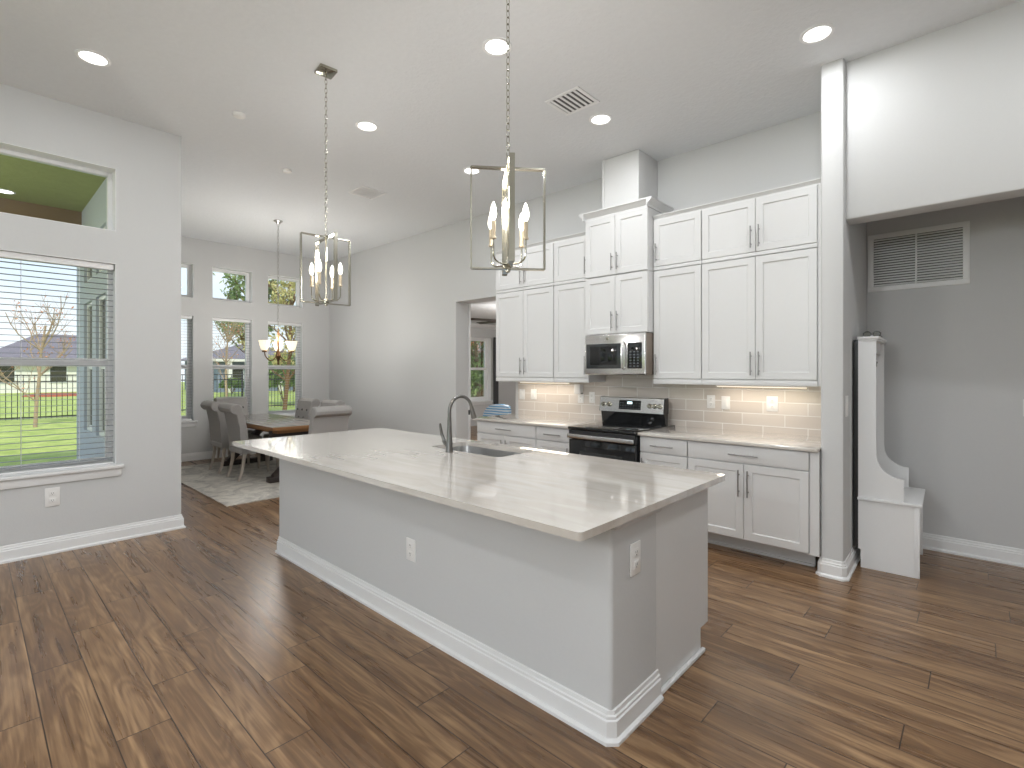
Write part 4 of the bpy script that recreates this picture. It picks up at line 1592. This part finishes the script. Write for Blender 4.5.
def make_chair(label):
    c = thing('dining_chair', label, 'chair', (0, 0, 0), group='tufted dining chairs')
    W = .240
    # side profile (y forward, z up), back at -y
    front = [(-.150, .46), (-.170, .60), (-.195, .75), (-.222, .88), (-.245, .95)]
    roll = []
    for i in range(9):
        a = math.radians(20 + 250 * i / 8)
        roll.append((-.320 + .080 * math.cos(a), .972 + .064 * math.sin(a)))
    back = [(-.320, .89), (-.292, .75), (-.265, .60), (-.250, .46), (-.245, .38), (-.15, .38)]
    prof = front + roll + back
    m = MB()
    t_ = bmesh.new()
    n = len(prof)
    xs = [-W, -W + .012, -W * .55, 0, W * .55, W - .012, W]
    rings = []
    for k, x in enumerate(xs):
        s = .010 if k in (0, len(xs) - 1) else 0
        cyy = sum(p[0] for p in prof) / n
        rings.append([t_.verts.new((x, p[0] + (s if p[0] < cyy else -s), p[1] - (s if p[1] > .9 else 0))) for p in prof])
    for A, B in zip(rings, rings[1:]):
        for i in range(n):
            t_.faces.new((A[i], A[(i + 1) % n], B[(i + 1) % n], B[i]))
    t_.faces.new(rings[0][::-1])
    t_.faces.new(rings[-1])
    m._merge(t_)
    # tufting buttons on the front of the back
    for z, y, xsn in ((.86, -.210, (-.16, 0, .16)), (.74, -.190, (-.08, .08)), (.62, -.170, (-.16, 0, .16))):
        for x in xsn:
            m.sphere((x, y, z), .017, (1, .6, 1), mat=1, u=10, v=6)
    m.build('backrest', ['fabric', 'fabricdark'], c)
    m = MB().box(-W, W, -.262, .30, .37, .44, bev=.012, seg=3)
    m.box(-W + .004, W - .004, -.16, .305, .425, .495, bev=.028, seg=4)
    m.build('seat', 'fabric', c)
    for sx in (-1, 1):
        m = MB().tube([(sx * .205, -.215, .38), (sx * .205, -.225, .25), (sx * .207, -.255, .10), (sx * .207, -.280, .03), (sx * .207, -.280, .0145)], [.026, .024, .020, .019, .019], seg=4)
        m.build('leg', 'greyleg', c)
        m = MB().tube([(sx * .21, .255, .38), (sx * .21, .255, .30), (sx * .21, .255, .28), (sx * .21, .255, .0145)], [.027, .027, .024, .018], seg=4)
        m.build('leg', 'greyleg', c)
    return c


chair0 = make_chair('grey tufted dining chair on near side of table, nearer the left wall')
spots = [
    (-8.13, 2.715, 0, 'grey rolled-back chair at the near table side, farther from the island'),
    (-7.37, 2.715, 0, 'grey rolled-back chair at the near table side, closer to the island'),
    (-8.98, 3.03, -90, 'grey tufted chair at the far head of table under the windows'),
    (-7.93, 3.42, 180, 'grey tufted chair on the far table side, closer to the windows'),
    (-7.15, 3.42, 180, 'grey tufted chair on far table side, mostly hidden by another chair'),
    (-6.22, 3.075, 90, 'grey chair at the near head of table, its plain back turned to island'),
]
for i, (x, y, rz, lab) in enumerate(spots):
    c = chair0 if i == 0 else copy_tree(chair0)
    c.location = (x, y, 0)
    c.rotation_euler = (0, 0, math.radians(rz))
    c['label'] = lab

# ================================================================== ROOM BEYOND
bc = thing('side_chair', 'blue and white striped chair in the room beyond the doorway', 'chair', (-6.25, 6.55, 0))
BX = -6.25
m = MB()
prof = [(BX - .30, .50), (BX - .31, .66), (BX - .28, .74), (BX - .22, .81), (BX - .14, .862), (BX - .05, .885), (BX + .10, .892), (BX + .22, .885), (BX + .29, .86), (BX + .31, .80), (BX + .30, .50)]
m.prism(prof, lambda u, v, a: (u, 6.30 + a, v), 0, .09)
m.build('backrest', 'stripe', bc)
MB().box(BX - .28, BX + .28, 6.30, 6.86, .36, .50, bev=.03, seg=3).build('seat', 'stripe', bc)
for x in (BX - .24, BX + .24):
    for y in (6.34, 6.80):
        MB().cyl((x, y, 0), (x, y, .37), .016, .022, seg=12).build('leg', 'darkwood', bc)
cf = thing('ceiling_fan', 'dark bladed ceiling fan in the room beyond the doorway', 'ceiling fan', (-6.66, 6.95, 2.75))
MB().lathe([(.07, 2.749), (.07, 2.73), (.02, 2.70), (.014, 2.53), (.09, 2.50), (.10, 2.44), (.06, 2.40)], (-6.66, 6.95, 0)).build('motor', 'fanblade', cf)
for k in range(5):
    a = 2 * PI * k / 5 + PI
    m = MB().box(.09, .70, -.06, .06, -.004, .004, bev=.003)
    m.xform(Matrix.Translation((-6.66, 6.95, 2.43)) @ Matrix.Rotation(a, 4, 'Z') @ Matrix.Rotation(.2, 4, 'X'))
    m.build('blade', 'fanblade', cf)
cu = MB()
pl = []
for i in range(25):
    pl.append((-9.93 + .025 * math.sin(i * 1.6), 9.955 + .17 * i / 24))
pl += [(x + .012, y) for x, y in reversed(pl)]
cu.prism(pl, lambda u, v, a: (u, v, a), .02, 2.42)
tag(cu.build('curtain', 'curtain'), 'dark grey curtain right of the window beyond the doorway', 'curtain')

# ================================================================== OUTSIDE
GZ = -0.10
lw = wall_grid([-90, -10.4, 10, 60], [-60, -6.2, 9.0, 70], [GZ - .3, GZ], lambda i, j, k: True)
struct(lw.build('lawn', 'lawn', smooth=False), 'sunlit green lawn outside the windows', 'lawn')
struct(MB().box(-9.7, XL - 0.2, -6.2, 1.10, GZ, -0.02).build('patio', 'patio', smooth=False), 'shaded concrete patio slab outside the left window', 'patio')
struct(MB().box(-9.62, XL - 0.2, -6.2, 1.10, 3.72, 3.86).build('ceiling_patio', 'lanai', smooth=False), 'covered patio ceiling outside, green lawn light in its colour', 'ceiling')
struct(MB().box(-9.62, -9.32, -6.2, 1.10, 3.15, 3.72).build('beam_patio', 'beam', smooth=False), 'brown beam at the outer edge of covered patio', 'beam')
for y in (-6.0,):
    struct(MB().box(-9.62, -9.32, y - .15, y + .15, -.02, 3.15).build('column_patio', 'beam', smooth=False), 'patio column outside the frame', 'column')
can('round recessed light in the covered patio ceiling', -8.949, 0.32, power=0, z=3.72, group='patio lights')
point_light('patio_fill', (-7.6, -1.7, 2.85), 80, (1, .95, .86), .2)  # added unseen fill that brightens the patio ceiling and wall
# roof edge over dining end (eaves)
struct(MB().box(-10.25, 2.7, 1.10, 11.9, CEIL + .16, CEIL + .30).build('roof_slab', 'roof', smooth=False), 'house roof deck above the ceiling', 'roof')
struct(MB().box(-9.62, 2.7, -6.2, 1.10, CEIL + .22, CEIL + .30).build('roof_slab', 'roof', smooth=False), 'roof deck above the living area and patio', 'roof')


def fence(label, p0, p1, posts):
    p0, p1 = Vector(p0), Vector(p1)
    d = (p1 - p0)
    L = d.length
    d.normalize()
    f_ = thing('metal_fence', label, 'fence', p0)
    n = posts
    for i in range(n + 1):
        q = p0 + d * (L * i / n)
        m = MB().box(q.x - .03, q.x + .03, q.y - .03, q.y + .03, GZ, GZ + 1.55, bev=.004)
        m.lathe([(.034, 1.55), (.034, 1.565), (.005, 1.59)], (q.x, q.y, GZ), seg=8)
        m.build('post', 'darkmetal', f_)
    m = MB()
    for z in (.12, 1.25, 1.45):
        a, b2 = p0 + Vector((0, 0, z)), p1 + Vector((0, 0, z))
        m.box(min(a.x, b2.x) - .012, max(a.x, b2.x) + .012, min(a.y, b2.y) - .012, max(a.y, b2.y) + .012, GZ + z - .018, GZ + z + .018)
    m.build('rail', 'darkmetal', f_)
    m = MB()
    k = int(L / .13)
    for i in range(k):
        q = p0 + d * (L * (i + .5) / k)
        m.box(q.x - .009, q.x + .009, q.y - .009, q.y + .009, GZ + .06, GZ + 1.47)
    m.build('pickets', 'darkmetal', f_, smooth=False)


fence('black metal picket fence across the lawn outside', (-22.0, -2.0, 0), (-22.0, 22.0, 0), 10)


def house(label, x, y, w, dpt, hw, hr, wall='housewall', windows=3, columns=0, overhang=.5):
    """gable-roofed house, ridge along Y, front facing +X"""
    h = thing('house', label, 'house', (x, y, GZ))
    MB().box(x - dpt, x, y - w / 2, y + w / 2, GZ, GZ + hw).build('walls', wall, h, smooth=False)
    xm = x - dpt / 2
    o_ = overhang
    m = MB()
    t_ = bmesh.new()
    z0, z1 = GZ + hw, GZ + hr
    e = [t_.verts.new(p) for p in ((x + o_, y - w / 2 - o_, z0), (x + o_, y + w / 2 + o_, z0), (x - dpt - o_, y + w / 2 + o_, z0), (x - dpt - o_, y - w / 2 - o_, z0),
                                   (xm, y - w / 2 + dpt * .35, z1), (xm, y + w / 2 - dpt * .35, z1))]
    for q in ((0, 1, 5, 4), (2, 3, 4, 5), (1, 2, 5), (3, 0, 4), (3, 2, 1, 0)):
        t_.faces.new([e[i] for i in q])
    m._merge(t_)
    m.build('roof', 'roof', h, smooth=False)
    MB().box(x + o_ - .02, x + o_ + .03, y - w / 2 - o_, y + w / 2 + o_, z0 - .18, z0 + .02).build('fascia', 'housewall', h, smooth=False)
    for i in range(windows):
        yc = y - w / 2 + w * (i + .5) / windows
        fr = MB().box(x, x + .05, yc - .55, yc + .55, GZ + .7, GZ + 2.1).build('window', 'vinyl', h)
        MB().box(x + .045, x + .06, yc - .47, yc + .47, GZ + .78, GZ + 2.02).build('pane', 'tinted', fr)
    for i in range(columns):
        yc = y - w / 2 + w * (i + .5) / columns
        MB().box(x + o_ - .35, x + o_ - .05, yc - .16, yc + .16, GZ, GZ + hw - .02, bev=.02).build('column', 'housewall', h)
    return h


house('distant white house with broad grey roof behind the bare tree', -52, 6.2, 11.5, 10, 2.3, 4.7, windows=4)
house('distant house with white porch columns behind the leafy tree', -42, 16.6, 7.6, 8.5, 2.5, 3.9, wall='housegrey', windows=3, columns=6, overhang=.7)
house('distant white house behind the yellow tree', -52, 31, 12, 10, 2.6, 5.2, windows=4)


def tree(label, x, y, h, crown_r, crown_h, leaf, nleaf, lsize, trunk_r=.14, bark='bark', seed=1, branches=9, depth=3, trunk_f=.35, spread=1.0, wob=.22):
    rnd = random.Random(seed)
    t = thing('tree', label, 'tree', (x, y, GZ))
    m = MB()
    tips = []

    def grow(p, d, L, r, lev):
        n = 4
        pts = [p]
        q = p
        dd = d
        for i in range(n):
            dd = (dd + Vector((rnd.uniform(-1, 1) * (wob if lev else wob * .4), rnd.uniform(-1, 1) * (wob if lev else wob * .4), rnd.uniform(-.05, .16)))).normalized()
            q = q + dd * (L / n)
            pts.append(q)
        m.tube(pts, [r * (1 - .55 * i / n) for i in range(n + 1)], seg=6 if lev else 9)
        tips.extend(pts[2:])
        if lev < depth:
            k = branches if lev == 0 else 4
            for i in range(k):
                s = rnd.uniform(.35 if lev else trunk_f, 1.0)
                a = pts[min(n, int(s * n))]
                az = rnd.uniform(0, 2 * PI)
                el = rnd.uniform(.25, 1.0)
                nd = Vector((math.cos(az) * math.cos(el), math.sin(az) * math.cos(el), math.sin(el)))
                grow(a, (nd + dd * .35).normalized(), L * rnd.uniform(.38, .6) * (spread if lev == 0 else 1), r * .42, lev + 1)
    grow(Vector((x, y, GZ)), Vector((0, 0, 1)), h * .8, trunk_r, 0)
    m.build('trunk', bark, t)
    if nleaf:
        m = MB()
        bm = m.bm
        for i in range(nleaf):
            c = rnd.choice(tips)
            c = c + Vector((rnd.gauss(0, .28), rnd.gauss(0, .28), rnd.gauss(0, .22))) * crown_r * .35
            if c.z < GZ + h * trunk_f * .6:
                continue
            u = Vector((rnd.gauss(0, 1), rnd.gauss(0, 1), rnd.gauss(0, 1))).normalized()
            v = u.orthogonal().normalized()
            v.rotate(Matrix.Rotation(rnd.uniform(0, 2 * PI), 3, u))
            w = u.cross(v)
            s = lsize * rnd.uniform(.6, 1.3)
            vs = [bm.verts.new(c + v * s), bm.verts.new(c + w * s * .45 + v * .1 * s), bm.verts.new(c - v * s), bm.verts.new(c - w * s * .45 + v * .1 * s)]
            bm.faces.new(vs)
        m.build('foliage', leaf, t, smooth=False, normals=False)
    return t


tree('bare young tree with a few russet leaves on the lawn', -19.5, 1.30, 3.6, .5, 2, 'leafred', 160, .04, trunk_r=.05, bark='birch', seed=5, branches=12, trunk_f=.4)
tree('tall leafy green tree outside the middle dining windows', -31.0, 11.4, 9.0, 1.6, 4, 'leafgreen', 3600, .15, trunk_r=.18, seed=11, branches=11, trunk_f=.30)
tree('yellow leaved tree outside dining windows behind the chandelier', -17.2, 7.25, 6.2, .8, 4, 'leafyellow', 1700, .075, trunk_r=.075, seed=23, branches=13, trunk_f=.28, spread=.6)
tree('bare twiggy tree before the house with porch columns', -27.2, 8.7, 5.0, .5, 2, 'leafred', 90, .05, trunk_r=.06, bark='birch', seed=15, branches=13, trunk_f=.35, spread=.75)
tree('dark green tree farther off behind the fence', -34.0, 21.5, 8.0, 1.8, 4, 'leafdark', 3200, .20, trunk_r=.2, seed=31, branches=11, trunk_f=.15)
tree('green tree outside the window beyond the doorway', -15.2, 14.4, 4.6, 1.5, 3, 'leafdark', 4200, .10, trunk_r=.10, seed=47, branches=12, trunk_f=.10)
tree('russet tree behind the green one beyond the doorway', -21.0, 20.0, 6.6, 1.4, 3, 'leafred', 2600, .12, trunk_r=.12, seed=53, branches=11, trunk_f=.2)


def bush(label, x, y, r, h, leaf, n, seed, ls=.08):
    rnd = random.Random(seed)
    t = thing('bush', label, 'bush', (x, y, GZ), group='bushes outside')
    m = MB()
    for i in range(7):
        a = rnd.uniform(0, 2 * PI)
        m.tube([(x, y, GZ), (x + r * .3 * math.cos(a), y + r * .3 * math.sin(a), GZ + h * .4), (x + r * .6 * math.cos(a), y + r * .6 * math.sin(a), GZ + h * .8)], [.02, .015, .008], seg=5)
    m.build('stem', 'bark', t)
    m = MB()
    for i in range(n):
        a, b_ = rnd.uniform(0, 2 * PI), rnd.uniform(-.2, 1)
        k = rnd.uniform(.6, 1)
        cc = math.sqrt(max(0, 1 - b_ * b_))
        c = Vector((x + r * k * cc * math.cos(a), y + r * k * cc * math.sin(a), GZ + h * .45 + h * .5 * k * b_))
        u = Vector((rnd.gauss(0, 1), rnd.gauss(0, 1), rnd.gauss(0, 1))).normalized()
        v = u.orthogonal().normalized()
        w = u.cross(v)
        s = ls * rnd.uniform(.6, 1.3)
        m.bm.faces.new([m.bm.verts.new(c + v * s), m.bm.verts.new(c + w * s * .5), m.bm.verts.new(c - v * s), m.bm.verts.new(c - w * s * .5)])
    m.build('foliage', leaf, t, smooth=False, normals=False)


for i, (x, y, r, h, lf) in enumerate([(-39.0, 12.8, .85, 1.2, 'leafdark'), (-39.0, 15.0, .85, 1.1, 'leafdark'), (-39.0, 17.2, .85, 1.2, 'leafgreen'), (-39.0, 19.4, .85, 1.1, 'leafdark')]):
    bush(['low hedge bush leftmost before the porch house', 'low hedge bush second from left before the porch house', 'low hedge bush third from left before the porch house', 'low hedge bush rightmost before the porch house'][i], x, y, r, h, lf, 700, 60 + i, .12)
for i, y in enumerate((10.3, 13.0, 15.7)):
    bush(['tall dark shrub behind the fence, first from the yellow tree', 'tall dark shrub behind the fence, second from the yellow tree', 'tall dark shrub behind the fence, third from the yellow tree'][i], -24.4, y, 1.12, 2.6, 'leafdark', 1600, 80 + i, .13)
mb_ = MB().lathe([(1.6, 0), (1.5, .10), (1.0, .16), (.2, .18)], (-44, 3.9, GZ), seg=28)
tag(mb_.build('mulch_bed', 'mulch'), 'red mulch bed on the lawn beyond the fence', 'mulch bed')
